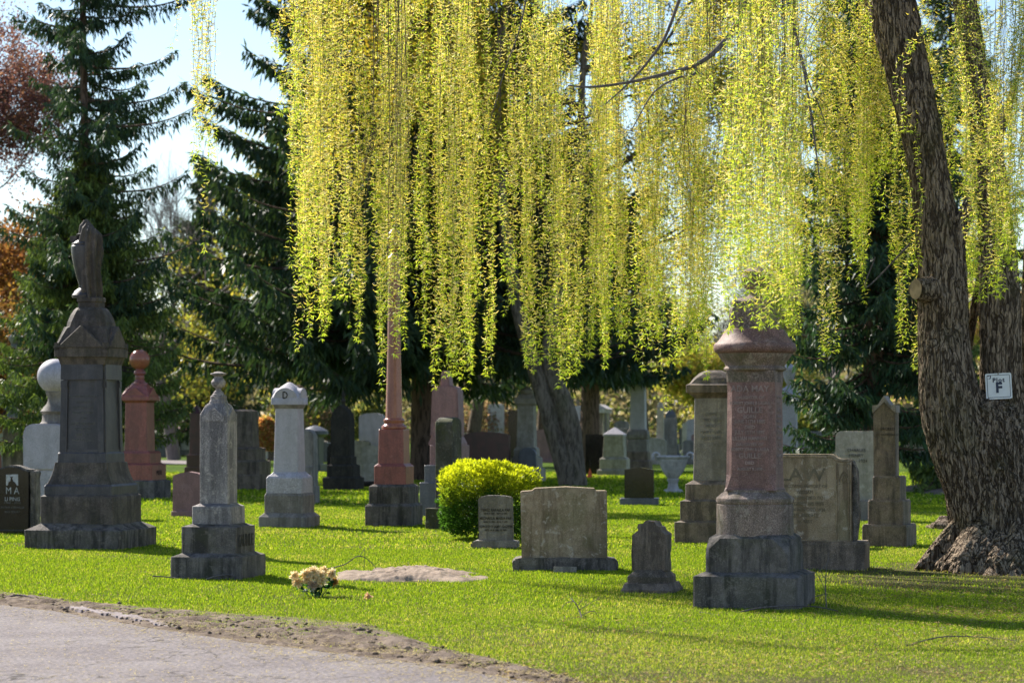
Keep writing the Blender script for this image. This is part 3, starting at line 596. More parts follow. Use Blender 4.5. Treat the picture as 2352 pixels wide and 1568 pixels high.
# raised mouldings
def ridge(mon, P, yl, r=0.008, part='moulding', mat='tan_stone', midx=1830):
    kk = (mon.D) / F; Q = [Vector(((x - midx) * kk / mon.ca, yl, EYE - (y - HY) * kk)) for x, y in P]; V = []; Fc = []
    for q_ in range(len(Q)):
        d = (Q[min(q_+1, len(Q)-1)] - Q[max(q_-1, 0)]).normalized(); s_ = Vector((-d.z, 0, d.x))
        for a_, b_ in ((-1, .3), (-.5, -1), (.5, -1), (1, .3)): V.append(Q[q_] + s_ * r * a_ + Vector((0, r * b_, 0)))
    for i in range(len(Q) - 1):
        for j in range(3): Fc.append((i*4+j, i*4+j+1, (i+1)*4+j+1, (i+1)*4+j))
    return mesh_obj(part, V, Fc, M[mat], mon.root, 40)
yl = -0.137
ridge(m, [(1712, 1058), (1742, 1058), (1754, 1050), (1764, 1048), (1902, 1048), (1910, 1050), (1918, 1056), (1928, 1059), (1946, 1059)], yl)
ridge(m, [(1918, 1238), (1918, 1062)], yl); ridge(m, [(1949, 1238), (1949, 1060)], yl); ridge(m, [(1945, 1238), (1945, 1066), (1922, 1066), (1922, 1238)], yl, .006)
ridge(m, [(1924, 1110), (1925, 1098), (1929, 1088), (1934, 1080), (1939, 1088), (1943, 1098), (1944, 1110)], yl, .008); ridge(m, [(1929, 1100), (1934, 1089), (1939, 1100), (1934, 1108), (1929, 1100)], yl, .007)
ridge(m, [(1712, 1239), (1950, 1239)], yl, .008)
m.text('LAW', 'tan_engrave', 1091, 0.19, yl - .001, xo=(1839 - 1830) * m.k / m.ca, bold=.002, sx=1.2)
for i, tx in enumerate(['IN LOVING MEMORY OF', 'WILLIAM', 'BORN 1848 DIED 1921', 'MARGARET HIS WIFE', 'BORN 1856 DIED 1934', 'REST IN PEACE', 'AT REST']):
    m.text(tx, 'tan_engrave', 1116 + i * 13.5, 0.055, yl - .001, xo=(1846 - 1830) * m.k / m.ca, sx=.8)

# monument hidden behind the big column, its left side showing
m = Mon('corniced_monument', 'grey brown monument with heavy cornice half hidden behind the big column', 'monument', 1640, 1248, 180, a=14)
lumpy(m.tier('base', 'brown_granite', 1252, 1200, 180, 156, 1196), .006, 5, 31); m.tier('lower_block', 'brown_granite', 1198, 1151, 155, 132, 1147)
m.tier('upper_block', 'brown_granite', 1149, 1112, 131, 98, 1103)
m.sq('shaft', 'mid_granite', [(1105, 96), (1040, 93), (912, 90)], ch=[.01, .012, .012])
m.sq('cornice', 'brown_granite', [(914, 91), (908, 104), (903, 120), (901, 128), (884, 128), (880, 112), (868, 96), (856, 70), (850, 40)], ch=[.01, .01, .01, .01, .01, .02, .05, .08, .06])
for i, tx in enumerate(['JOHN', 'DIED 1887', 'ALSO', 'MARY ANN', 'DIED 1902']): m.text(tx, 'engrave_soft', 950 + i * 14, .055, -m.half(92) - .004)

m = Mon('pointed_monument', 'brown stone slab with sharp pointed cap on three steps, left of the willow trunk', 'monument', 2043, 1256, 124, a=21, depth=.56)
m.slab('base', 'brown_granite', 1260, 1207, 124, 0.62, wash=(.012, .01)); m.slab('lower_block', 'brown_granite', 1208, 1150, 98, .48, wash=(.012, .01)); m.slab('upper_block', 'brown_granite', 1151, 1095, 77, .38, wash=(.012, .01))
m.outline('slab', 'brown_granite', [(2013, 1096), (2063, 1096), (2062, 945), (2037, 922), (2012, 945)], 0.22, .006)
for yy_ in (0,): m.outline('pointed_cap', 'mid_granite', [(2011, 948), (2011, 930), (2023, 930), (2037.5, 908), (2051, 930), (2065, 930), (2065, 948), (2062, 947), (2038, 923), (2014, 947)], 0.26, .005)
m.text('SACRED', 'engrave', 985, .05, -.115); m.text('TO THE MEMORY OF', 'engrave', 998, .03, -.115)

m = Mon('beige_headstone', 'plain light beige headstone with rough pale top edge, between carved stone and pointed slab', 'headstone', 1975, 1196, 124, a=14, depth=.4)
m.slab('base', 'mid_granite', 1200, 1149, 130, 0.5)
m.outline('slab', 'green_white', [(1921, 1150), (2028, 1150), (2028, 996), (2022, 990), (1934, 990), (1928, 992), (1922, 1000)], .26, .012, rough=.006)
for i, tx in enumerate(['CHARLES', 'HENRY', '1861 - 1924']): m.text(tx, 'engrave', 1034 + i * 12, .07, -.15, xo=-.04)

m = Mon('slanted_pink_headstone', 'pink slant topped headstone peeping over the beige headstone', 'headstone', 2003, 1120, 90, a=10, depth=.4)
m.outline('slab', 'pink_granite', [(1955, 1120), (2050, 1120), (2050, 975), (2040, 967), (1976, 968), (1962, 985)], .3, .01)

m = Mon('covered_urn_monument', 'blue grey monument topped by a lidded urn, right of the big column', 'monument', 1812, 1150, 82, a=14)
m.tier('base', 'blue_granite', 1154, 1100, 92, 70, 1095); m.sq('shaft', 'light_granite', [(1098, 44), (921, 38), (919, 38)]); m.sq('cap', 'light_granite', [(920, 56), (905, 56), (900, 46), (892, 30), (889, 18)], ch=[.01, .01, .03, .03, .03])
m.lathe('urn', 'light_granite', [(892, 12), (888, 8), (884, 4.5), (880, 6), (874, 10), (862, 13.5), (853, 15), (851, 17), (845, 17), (842, 12), (837, 7), (833, 1)], 28)

m = Mon('low_grey_headstone', 'low dark grey headstone under drooping spruce twigs behind the carved stone', 'headstone', 1872, 1130, 110, a=10, depth=.5)
m.outline('slab', 'mid_granite', [(1815, 1130), (1924, 1130), (1924, 1010), (1916, 1003), (1890, 1003), (1886, 990), (1858, 990), (1852, 1003), (1820, 1003)], .3, .01)

# black headstone in the mid ground
m = Mon('dark_headstone', 'plain black headstone with low peaked top on grey base in the middle distance', 'headstone', 1469, 1160, 88, a=5, depth=.4)
m.slab('base', 'blue_granite', 1163, 1144, 90, .45); m.outline('slab', 'black_granite', [(1435, 1145), (1503, 1145), (1502, 1078), (1486, 1076), (1468, 1072), (1450, 1076), (1435, 1078)], .22, .006)

# white garden urn
m = Mon('white_garden_urn', 'large white stone planter urn with two handles standing on the grass', 'planter', 1546, 1131, 46, a=0)
m.sq('foot', 'white_marble', [(1133, 46), (1127, 44), (1124, 40)]); m.lathe('bowl', 'white_marble', [(1128, 19), (1120, 13), (1114, 11.5), (1108, 11), (1102, 14), (1100, 14), (1098, 12), (1092, 17), (1080, 25), (1068, 30), (1062, 31.5), (1060, 33), (1054, 34), (1050, 38), (1047, 38.5), (1046, 35), (1050, 30)], 40)
for s_ in (-1, 1):
    V, Fc = [], []; n1, n2 = 22, 8
    for i in range(n1):
        t = i / (n1 - 1); a_ = -0.9 + t * 4.2; cr = 9.5 * (1 - .35 * t); cxh, czh = 40, 1050
        c_ = Vector((s_ * (cxh - 2 + math.cos(a_) * cr) * m.k, 0, m.z(1046) + math.sin(a_) * cr * m.k - .01 + 0))
        for j in range(n2):
            b_ = 2 * math.pi * j / n2; rr = (3.4 - 1.2 * t) * m.k
            V.append(c_ + Vector((math.cos(a_) * math.cos(b_) * rr * s_, math.sin(b_) * rr * 1.6, math.sin(a_) * math.cos(b_) * rr)))
    for i in range(n1 - 1):
        for j in range(n2): Fc.append((i*n2+j, i*n2+(j+1) % n2, (i+1)*n2+(j+1) % n2, (i+1)*n2+j))
    mesh_obj('handle', V, Fc, M['white_marble'], m.root, 60)

# middle-distance and far monuments -------------------------------------------
m = Mon('gothic_monument', 'black sooty stone with pointed arch and finial on stepped base', 'monument', 789, 1126, 96, a=12)
m.tier('base', 'soot_stone', 1129, 1097, 96, 78, 1094); m.tier('lower_block', 'soot_stone', 1096, 1069, 77, 62, 1066); m.tier('upper_block', 'soot_stone', 1068, 1049, 61, 50, 1046)
m.outline('slab', 'soot_stone', [(768, 1048), (812, 1048), (812, 966), (810, 952), (804, 942), (796, 934), (790, 929), (784, 934), (776, 942), (770, 952), (768, 966)], .42, .01)
m.lathe('finial', 'soot_stone', [(934, 5), (928, 3), (920, 6), (914, 3), (906, 5), (896, 1)], 12)
m.outline('wing_slab', 'soot_stone', [(757, 1070), (770, 1070), (770, 1016), (764, 1018), (757, 1028)], .3, .01)
m = Mon('fallen_log', 'short dark log lying on the grass before the sooty gothic stone', 'log', 842, 1123, 60, a=0)
lg = m.lathe('log', 'soot_stone', [(1125, 4), (1118, 6), (1090, 6.5), (1062, 4.5), (1061, 1)], 14); lg.rotation_euler = (0, R(86), 0); lg.location = (-.32, 0, 0.09)

defs = [
 # name, label, x, y, W, depth, mat, kind, data
 ('grey_stepped_monument', 'grey rounded stone showing behind the domed pale pillar', 706, 1158, 46, .5, 'mid_granite', 'round', (1158, 985)),
 ('scalloped_monument', 'dark grey monument with round scalloped cap far behind, left of the gothic stone', 724, 1082, 54, .8, 'blue_granite', 'mush', (1082, 977)),
 ('arched_white_headstone', 'pale arched headstone, left one of the pair by the red column', 832, 1104, 40, .3, 'green_white', 'arch', (1104, 1011)),
 ('low_white_headstone', 'pale headstone with stained top touching the red column on its left', 856, 1112, 44, .3, 'green_white', 'arch', (1112, 1022)),
 ('maroon_headstone', 'large plain dark maroon headstone in shade behind the bush', 1118, 1108, 108, .4, 'maroon', 'arch', (1108, 991)),
 ('blue_arched_headstone', 'small blue grey arched stone in front of the pale green obelisk', 1214, 1107, 44, .4, 'blue_granite', 'round', (1107, 1028)),
 ('dark_slab_headstone', 'black upright slab seen right of the leaning trunk', 1369, 1090, 42, .4, 'black_granite', 'flat', (1090, 997)),
 ('brown_arched_monument', 'broad brownish stepped monument behind the light grey pillar', 560, 1124, 130, .9, 'brown_granite', 'steps', (1124, 1004)),
 ('dark_obelisk', 'dark blue pointed obelisk on block behind the white planter urn', 1541, 1052, 44, .6, 'blue_granite', 'obel', (1052, 938)),
 ('pale_obelisk', 'slim pale grey obelisk just left of the dark blue one', 1517, 1046, 26, .5, 'light_granite', 'obel', (1046, 918)),
 ('tall_dark_monument', 'dark reddish brown shaft on dark base left of the light grey pillar', 452, 1088, 50, .8, 'maroon', 'obel', (1088, 930)),
 ('scroll_headstone', 'beige brown stone with peaked ends at the far left behind black headstone', 50, 1132, 60, .5, 'brown_granite', 'peaks', (1132, 966)),
 ('red_edge_headstone', 'small red granite stone cut by the left picture edge', 0, 1120, 22, .3, 'red_granite', 'flat', (1120, 1043)),
 ('tan_block_headstone', 'wide tan flat topped stone behind the pale pyramid roofed one', 1452, 1074, 70, .5, 'mid_granite', 'flat', (1074, 984)),
 ('small_arched_headstone', 'small grey arched stone right of the white planter urn', 1582, 1066, 26, .3, 'mid_granite', 'arch', (1066, 1010)),
 ('blue_grey_headstone', 'low blue grey block beside the far mausoleum', 386, 1050, 42, .6, 'blue_granite', 'flat', (1050, 1012)),
 ('brick_red_headstone', 'narrow brick red stone just left of the dark blue obelisk', 1522, 1050, 12, .3, 'red_granite', 'flat', (1050, 1020)),
 ('rounded_grey_headstone', 'grey domed stone above the wide tan stone', 1428, 1070, 34, .4, 'mid_granite', 'arch', (1070, 966)),
 ('green_far_headstone', 'small dark green stone far back near the corniced monument', 1569, 1034, 18, .3, 'blue_granite', 'flat', (1034, 984)),
]
for (nm, lb, x, y, W_, dp, mt, kd, (yb, yt)) in defs:
    m = Mon(nm, lb, 'headstone' if 'head' in nm else 'monument', x, y, W_, a=10, depth=dp); h_ = W_ / 2; H_ = yb - yt
    if kd == 'flat': m.outline('slab', mt, [(x-h_, yb), (x+h_, yb), (x+h_, yt+1), (x+h_-2, yt), (x-h_+2, yt), (x-h_, yt+1)], dp, .01)
    elif kd == 'arch':
        m.outline('slab', mt, [(x-h_, yb), (x+h_, yb)] + [(x + h_*math.cos(a_), yt + H_*.09*(1-math.sin(a_))) for a_ in np.linspace(0, math.pi, 11)], dp * .7, .01); m.slab('base', mt, yb + 2, yb - H_*.09, W_*1.14, dp)
    elif kd == 'round':
        m.outline('slab', mt, [(x-h_, yb), (x+h_, yb)] + [(x + h_*math.cos(a_)*.92, yt + h_*.8*(1-math.sin(a_))) for a_ in np.linspace(0, math.pi, 13)], dp * .7, .02)
        if W_ > 45: m.slab('base', mt, yb + 2, yb - H_*.24, W_*1.25, dp); m.slab('lower_block', mt, yb - H_*.22, yb - H_*.5, W_*1.08, dp*.9)
    elif kd == 'mush':
        m.slab('base', mt, yb + 2, yb - 16, W_, dp); m.slab('shaft', mt, yb - 15, yt + 24, W_*.72, dp*.7)
        m.lathe('cap', mt, [(yt+26, h_*.8), (yt+20, h_*1.15), (yt+12, h_*1.1), (yt+4, h_*.6), (yt, h_*.15)], 20)
    elif kd == 'steps':
        m.tier('base', mt, yb + 2, yb - 32, W_, W_*.97, yb - 35); m.tier('lower_block', mt, yb - 33, yb - 64, W_*.96, W_*.8, yb - 67); m.tier('upper_block', mt, yb - 65, yb - 94, W_*.78, W_*.6, yb - 97); m.sq('shaft', mt, [(yb - 95, W_*.56), (yt-60, W_*.5), (yt - 64, W_*.3)])
    elif kd == 'obel':
        m.slab('base', mt, yb + 2, yb - H_*.1, W_*1.15, dp*1.1); m.slab('lower_block', mt, yb - H_*.1 + 1, yb - H_*.28, W_*.95, dp*.9); m.sq('shaft', mt, [(yb - H_*.27, W_*.72), (yt + H_*.12, W_*.6), (yt, W_*.08)], ch=.005)
    elif kd == 'peaks':
        m.outline('slab', mt, [(x-h_, yb), (x+h_, yb), (x+h_*.93, yt+22), (x+h_*.5, yt+4), (x+h_*.45, yt), (x+h_*.3, yt), (x+h_*.25, yt+4), (x-h_*.25, yt+4), (x-h_*.3, yt), (x-h_*.45, yt), (x-h_*.5, yt+4), (x-h_*.93, yt+22)], dp, .01)

m = Mon('pale_green_obelisk', 'tall pale green grey shaft with flared cap left of the leaning trunk', 'monument', 1210, 1106, 86, a=10)
m.tier('base', 'green_white', 1108, 1078, 88, 74, 1074); m.tier('lower_block', 'green_white', 1076, 1052, 73, 62, 1048); m.tier('upper_block', 'green_white', 1050, 1031, 60, 48, 1026)
m.sq('shaft', 'green_white', [(1028, 47), (946, 44), (930, 44)]); m.sq('cap', 'green_white', [(932, 46), (926, 58), (916, 58), (906, 36), (904, 24)]); m.lathe('knob', 'green_white', [(906, 12), (902, 17), (896, 16), (891, 8), (888, 2)], 20)
m = Mon('pyramid_roof_monument', 'squat pale stone with pyramid roof on two mossy steps', 'monument', 1412, 1092, 80, a=10)
m.tier('base', 'green_white', 1094, 1080, 82, 72, 1077); m.tier('lower_block', 'green_white', 1078, 1054, 70, 58, 1050); m.sq('body', 'green_white', [(1052, 56), (1001, 50), (1000, 50)]); m.sq('roof', 'light_granite', [(1001, 54), (997, 54), (981, 3)])
m = Mon('classical_column', 'tall grey square column with moulded tan base behind the pyramid roofed stone', 'monument', 1466, 1080, 64, a=10)
m.tier('base', 'brown_granite', 1082, 1058, 66, 56, 1056); m.tier('lower_block', 'brown_granite', 1057, 1038, 56, 52, 1036); m.sq('pedestal', 'mid_granite', [(1038, 52), (1012, 50), (1008, 44), (1006, 54), (998, 56), (990, 50), (986, 42)]); m.sq('column', 'light_granite', [(988, 40), (880, 36), (878, 46), (868, 48)])
m = Mon('dark_column_monument', 'dark grey square column with moulded capital at the far left edge', 'monument', 35, 1122, 60, a=10)
m.tier('base', 'blue_granite', 1124, 1040, 62, 50, 1036); m.sq('pedestal', 'blue_granite', [(1038, 40), (945, 36), (940, 48), (930, 40)]); m.lathe('drum', 'blue_granite', [(932, 18), (926, 16), (916, 12), (908, 7), (900, 10), (896, 11)], 24); m.sq('column', 'blue_granite', [(898, 22), (790, 20), (787, 20)]); m.lathe('capital', 'mid_granite', [(789, 10), (784, 12), (779, 15.5), (773, 15), (768, 10)], 24)
# mausoleum far left and columned building far centre
m = Mon('mausoleum', 'small pale stone tomb with arched pinkish roof far behind the pink headstone', 'mausoleum', 415, 1046, 44, a=10, depth=3)
m.slab('base', 'mid_granite', 1047, 1034, 46, 3.2); m.slab('wall', 'white_marble', 1036, 990, 40, 2.8); m.outline('roof', 'pink_granite', [(393, 991), (437, 991)] + [(415 + 22*math.cos(a_), 990 - 9*math.sin(a_)) for a_ in np.linspace(0, math.pi, 9)], 3.0, .02); m.outline('door', 'soot_stone', [(400, 1034), (410, 1034), (410, 996), (400, 996)], .1, 0, y0=-1.42)
m = Mon('columned_tomb', 'pale columned tomb far back right of the leaning trunk', 'mausoleum', 1386, 1040, 40, a=6, depth=4)
m.slab('base', 'green_white', 1041, 1030, 42, 4.2); m.slab('wall', 'mid_granite', 1032, 946, 30, 3)
for xx in (1370, 1380, 1392, 1402): m.lathe('column', 'green_white', [(1031, 2.4), (948, 2)], 10, dx=(xx - 1386) * m.k, dy=-1.8)
m.slab('cornice', 'white_marble', 948, 938, 40, 4.4); m.outline('pediment', 'white_marble', [(1366, 939), (1406, 939), (1386, 928)], 4.2, 0)

# far grave rows
far = []
rows = [(300, 1047), (372, 1036), (640, 1058), (660, 1046), (695, 1052), (1140, 1050), (1250, 1062), (1262, 1046), (1292, 1040), (1340, 1048), (1500, 1066), (1590, 1042), (1600, 1052), (1610, 1060), (760, 1044), (880, 1052), (1100, 1042), (1080, 1050), (15, 1050), (60, 1060), (1950, 1060), (2100, 1056), (590, 1040), (1005, 1046), (1180, 1040), (1430, 1040), (1330, 1036), (960, 1040), (845, 1040), (520, 1046)] + [(random.uniform(0, 2150), random.uniform(1034, 1062)) for _ in range(48)]
mts = ['mid_granite', 'light_granite', 'green_white', 'blue_granite', 'pink_granite', 'white_marble', 'black_granite']
for i, (x, y) in enumerate(rows):
    D0 = gD(y); Hm = random.choice([.7, .9, 1.0, 1.2, 1.6, 2.0]) * random.uniform(.9, 1.15); Wm = random.uniform(.45, .95); mt = mts[(i * 3) % 7]
    m = Mon('headstone', 'small blurred grey or pale headstone standing far back on the cemetery lawn', 'headstone', x, y, Wm / D0 * F, a=10, group='far headstones on the lawn', depth=.3)
    yt = y - Hm / D0 * F; h_ = Wm / D0 * F / 2
    m.outline('slab', mt, [(x-h_, y), (x+h_, y)] + [(x + h_*math.cos(a_), yt + h_*.3*(1-math.sin(a_))) for a_ in np.linspace(0, math.pi, 7)], .22, 0)
    m.slab('base', mt, y + .5, y - .12 / D0 * F, Wm * 1.2 / D0 * F, .36)

# little orange marker flag
X, Y = gp(1355, 1098); e = empty('marker_flag', (X, Y, 0)); tag(e, 'tiny bright orange marker flag on a wire by the dark slab', 'flag')
M['orange'] = plain('orange', (0.9, 0.16, 0.06), .6, .1); M['wire'] = plain('wire', (.15, .15, .15), .4)
kf = Y / F
mesh_obj('flag', [(-7*kf, 0, .02), (6*kf, 0, .02), (3*kf, .03, .02 + 12*kf), (0, 0, .02 + 22*kf), (-6*kf, .05, .02+4*kf), (5*kf, .05, .02+4*kf), (0, .04, .02+18*kf)], [(0, 1, 2, 3), (4, 6, 5), (0, 4, 5, 1), (0, 3, 6, 4), (1, 5, 6, 3, 2)], M['orange'], e)
mesh_obj('wire', [(0, .02, 0), (.004, .02, 0), (.004, .02, .5), (0, .02, .5), (.002, .024, 0), (.002, .024, .5)], [(0, 1, 2, 3), (1, 4, 5, 2), (4, 0, 3, 5)], M['wire'], e)

# ---------------------------------------------------------------- tree kit
def tubes(segs, n=5):
    """segs: (m, 8) array p0 r0 p1 r1 -> open prisms"""
    S_ = np.asarray(segs, float); p0, r0, p1, r1 = S_[:, :3], S_[:, 3], S_[:, 4:7], S_[:, 7]
    d = p1 - p0; d /= np.maximum(np.linalg.norm(d, axis=1, keepdims=True), 1e-9)
    up = np.where(np.abs(d[:, 2:3]) > .9, [[1., 0, 0]], [[0, 0, 1.]]); u = np.cross(d, up); u /= np.linalg.norm(u, axis=1, keepdims=True); v = np.cross(d, u)
    a = np.arange(n) * 2 * np.pi / n; ring = u[:, None] * np.cos(a)[None, :, None] + v[:, None] * np.sin(a)[None, :, None]
    V = np.concatenate([p0[:, None] + ring * r0[:, None, None], p1[:, None] + ring * r1[:, None, None]], 1).reshape(-1, 3)
    j = np.arange(n); k = (j + 1) % n; q = np.stack([j, k, k + n, j + n], 1)
    Q = (q[None] + (np.arange(len(S_)) * 2 * n)[:, None, None]).reshape(-1, 4)
    return V, Q
def catmull(P, per):
    P = np.asarray(P, float); P = np.vstack([2 * P[0] - P[1], P, 2 * P[-1] - P[-2]]); out = []
    for i in range(1, len(P) - 2):
        t = np.linspace(0, 1, per, endpoint=False)[:, None]
        a, b, c, d = P[i-1], P[i], P[i+1], P[i+2]
        out.append(0.5 * ((2*b) + (-a + c)*t + (2*a - 5*b + 4*c - d)*t**2 + (-a + 3*b - 3*c + d)*t**3))
    out.append(P[-2][None]); return np.vstack(out)
def limb_segs(P, per=6):
    C = catmull(P, per); return np.hstack([C[:-1], C[1:]])
def bark_tube(P, per=40, n=160, amp=0.03, f=9.0, seed=0, flare=None, cap=True):
    """closed trunk with real bark ridges; P rows: x y z r"""
    C = catmull(P, per); c, r = C[:, :3], C[:, 3]; m_ = len(C)
    t = np.gradient(c, axis=0); t /= np.linalg.norm(t, axis=1, keepdims=True)
    u = np.zeros_like(c); u[0] = np.cross(t[0], [0, 1, 0]); u[0] /= np.linalg.norm(u[0])
    for i in range(1, m_):
        q_ = u[i-1] - t[i] * np.dot(u[i-1], t[i]); u[i] = q_ / np.linalg.norm(q_)
    v = np.cross(t, u); th = np.arange(n) * 2 * np.pi / n
    dirs = u[:, None] * np.cos(th)[None, :, None] + v[:, None] * np.sin(th)[None, :, None]
    L_ = np.concatenate([[0], np.cumsum(np.linalg.norm(np.diff(c, axis=0), axis=1))])
    rr = np.repeat(r[:, None], n, 1)
    if flare is not None: rr = rr * flare(c[:, 2][:, None], th[None, :])
    Rr = np.minimum(r, 0.8)[:, None]
    Q = np.stack([np.cos(th)[None] * Rr * f, np.sin(th)[None] * Rr * f, np.repeat(L_[:, None], n, 1) * f * 0.16], -1)
    wv = fbm(Q * 0.6 + 5, seed + 40, 3)[..., None] * 1.6; Qw = Q + wv
    ridge_ = 1 - np.abs(fbm(Qw * 1.6, seed, 4) * 2 - 1) * 2.2; ridge2 = 1 - np.abs(noise3(Qw * 4.2, seed + 5) * 2 - 1) * 1.5
    big = fbm(Q * np.array([.22, .22, .5]), seed + 9, 3) - .5
    cross = noise3(np.stack([Qw[..., 0] * 2, Qw[..., 1] * 2, Qw[..., 2] * 12], -1), seed + 77) - .5
    rr = rr * (1 + big * 0.28) + amp * (ridge_ * 0.75 + ridge2 * 0.35 + cross * 0.25) * np.clip(rr / 0.3, .15, 1.2)
    V = c[:, None] + dirs * rr[..., None]
    idx = np.arange(m_ * n).reshape(m_, n); nx = np.roll(idx, -1, 1)
    Qd = np.stack([idx[:-1], nx[:-1], nx[1:], idx[1:]], -1).reshape(-1, 4)
    return V.reshape(-1, 3), Qd, (c, r, u, v)
def merge(parts):
    V = []; Q = []; o = 0
    for v, q_ in parts: V.append(v); Q.append(q_ + o); o += len(v)
    return np.vstack(V), np.vstack(Q)
def unit(a): return a / np.maximum(np.linalg.norm(a, axis=-1, keepdims=True), 1e-9)
def leaves(P, dirv, length, width, g_, side=None):
    """diamond leaves (two triangles each) starting at P along dirv"""
    n_ = len(P); d = unit(dirv); s_ = unit(np.cross(d, unit(g_.normal(size=(n_, 3))))) if side is None else side
    L_ = np.broadcast_to(length, n_)[:, None]; W_ = np.broadcast_to(width, n_)[:, None]
    V = np.stack([P, P + d * L_ * .45 + s_ * W_ * .5, P + d * L_, P + d * L_ * .45 - s_ * W_ * .5], 1).reshape(-1, 3)
    q_ = np.arange(n_)[:, None] * 4; T = np.stack([q_ + 0, q_ + 1, q_ + 2, q_ + 3], -1).reshape(-1, 4)
    return V, T
def tint(n_, per, cols, g_, wts=None, var=0.2):
    cols = np.asarray(cols, float); k = g_.choice(len(cols), n_, p=wts); c = cols[k] * g_.uniform(1 - var, 1 + var, (n_, 1))
    return np.repeat(c, per, 0)

M['needle'] = leafmat('needle', 0.25, tgain=(1.2, 1.3, .7), rough=0.5, spec=.25)
M['leaf'] = leafmat('leaf', 0.5, tgain=(1.5, 1.5, .8), rough=0.5)
M['willow_leaf'] = leafmat('willow_leaf', 0.5, tgain=(1.45, 1.4, .9), rough=0.45, spec=.25)
M['spruce_bark'] = barkmat('spruce_bark', (0.055, 0.038, 0.030), (0.17, 0.115, 0.09), 5)
M['twig'] = barkmat('twig', (0.07, 0.05, 0.035), (0.13, 0.10, 0.07), 8)
M['grey_twig'] = barkmat('grey_twig', (0.13, 0.11, 0.11), (0.2, 0.175, 0.17), 8)

def spruce(label, X, Y, H, z0, Rf, nb, step, cols, seed, trunk_r=0.3, droop=.35, hang=.22, wd=.045, gap=None, name='spruce_tree', az=None, wts=None, lay=.0, zpow=.9):
    g_ = np.random.default_rng(seed); root = empty(name, (X, Y, 0)); tag(root, label, 'tree')
    tp_ = np.array([[0, 0, 0, trunk_r], [.05, 0, H*.3, trunk_r*.8], [-.03, 0, H*.65, trunk_r*.45], [0, 0, H, .02]])
    tv, tq, _ = bark_tube(tp_, 14, 18, .012, 8, seed); mesh_obj('trunk', tv, tq, M['spruce_bark'], root, 180)
    seg = []; LP, LD, LL, LC = [], [], [], []
    for i in range(nb):
        t = (i + g_.uniform()) / nb; z = z0 + (H - z0) * t ** zpow
        a = g_.uniform(0, 2*np.pi) if az is None else az(g_, z)
        L_ = Rf(z, a) * g_.uniform(.72, 1.12)
        if L_ < .15 or (gap is not None and gap(g_, z, a)): continue
        nn = max(6, int(L_ / step)); s_ = np.linspace(0, 1, nn)
        out = np.array([math.cos(a), math.sin(a), 0]); sd_ = np.array([-math.sin(a), math.cos(a), 0])
        dr = droop * g_.uniform(.6, 1.4); curve = L_ * (-dr * (s_ * 1.5 - s_**2 * .75) + lay * s_ + .16 * s_**4)
        P = out * (s_ * L_)[:, None] + sd_ * (g_.normal() * .08 * L_ * s_**2)[:, None]; P[:, 2] += z + curve
        rad = np.linspace(.012 + .012 * L_, .004, nn)
        seg.append(np.hstack([P[:-1], rad[:-1, None], P[1:], rad[1:, None]]))
        # side twigs
        for sgn in (-1, 1):
            m_ = s_ > .10; Q = P[m_]; ss = s_[m_]; k = len(Q)
            tl = (.10 + .30 * L_ * .35) * (1.05 - ss) ** .6 * g_.uniform(.6, 1.3, k) + .08
            dv = out * .45 + sd_ * sgn * .8; dv = dv[None] + g_.normal(0, .15, (k, 3)); dv[:, 2] -= .25; dv = unit(dv)
            ns = 4
            for q_ in range(ns):
                f_ = (q_ + g_.uniform(0, 1, k)) / ns
                b = Q + dv * (tl * f_)[:, None]; b[:, 2] -= (f_ ** 2) * tl * .35
                LP.append(b); hd = dv * .35 + g_.normal(0, .28, (k, 3)); hd[:, 2] -= .75; LD.append(hd)
                LL.append(hang * g_.uniform(.5, 1.3, k) * (1.1 - .4 * ss)); LC.append(np.full(k, g_.uniform(.75, 1.25)))
        LP.append(P); hd = np.tile(out, (nn, 1)) + g_.normal(0, .4, (nn, 3)); LD.append(hd); LL.append(np.full(nn, hang * .7)); LC.append(np.full(nn, 1.2))
    sv, sq_ = tubes(np.vstack(seg), 4); mesh_obj('branches', sv, sq_, M['spruce_bark'], root)
    P = np.vstack(LP); D_ = np.vstack(LD); Ln = np.concatenate(LL); cf = np.concatenate(LC)
    V, T = leaves(P, D_, Ln, wd * g_.uniform(.6, 1.4, len(P)), g_)
    c = tint(len(P), 4, cols, g_, wts, .25) * np.repeat(cf, 4)[:, None]
    mesh_obj('needles', V, T, M['needle'], root, tint=c)
    return root

DG = [(0.030, 0.060, 0.035), (0.040, 0.075, 0.035), (0.055, 0.085, 0.04)]
LG = [(0.13, 0.18, 0.045), (0.18, 0.24, 0.06), (0.08, 0.12, 0.04)]
MG = [(0.05, 0.08, 0.035), (0.07, 0.10, 0.035), (0.04, 0.065, 0.035)]

# A: open tall spruce, upper left
D0 = 52; X0 = (192 - CX) / F * D0
def RA(z, a):
    right = .5 + .5 * math.cos(a); base = np.interp(z, [0, 3, 6, 8, 10, 14, 18], [2.0, 2.2, 2.3, 2.1, 1.9, 1.3, .1]); return base * (.68 + .48 * right)
spruce('tall open crowned spruce against the sky, upper left', X0, D0, 18, 3.0, lambda z, a: RA(z, a) * random.uniform(.6, 1.2), 185, .05, DG, 21, .13, droop=.20, hang=.24, wd=.04, lay=.16)
# B: bright drooping evergreen behind the tall monument
D0 = 52; X0 = (205 - CX) / F * D0
def RB(z, a): return np.interp(z, [0, 1.6, 2.6, 4, 5.4, 6.6, 7.6], [1.6, 2.0, 2.15, 1.9, 1.35, .8, .08]) * (1.0 + .12 * math.cos(a * 3 + z))
spruce('bushy light green drooping hemlock right behind the tallest monument', X0, D0, 7.6, 1.75, RB, 300, .04, LG, 22, .14, droop=.45, hang=.20, wd=.034, name='hemlock_tree')
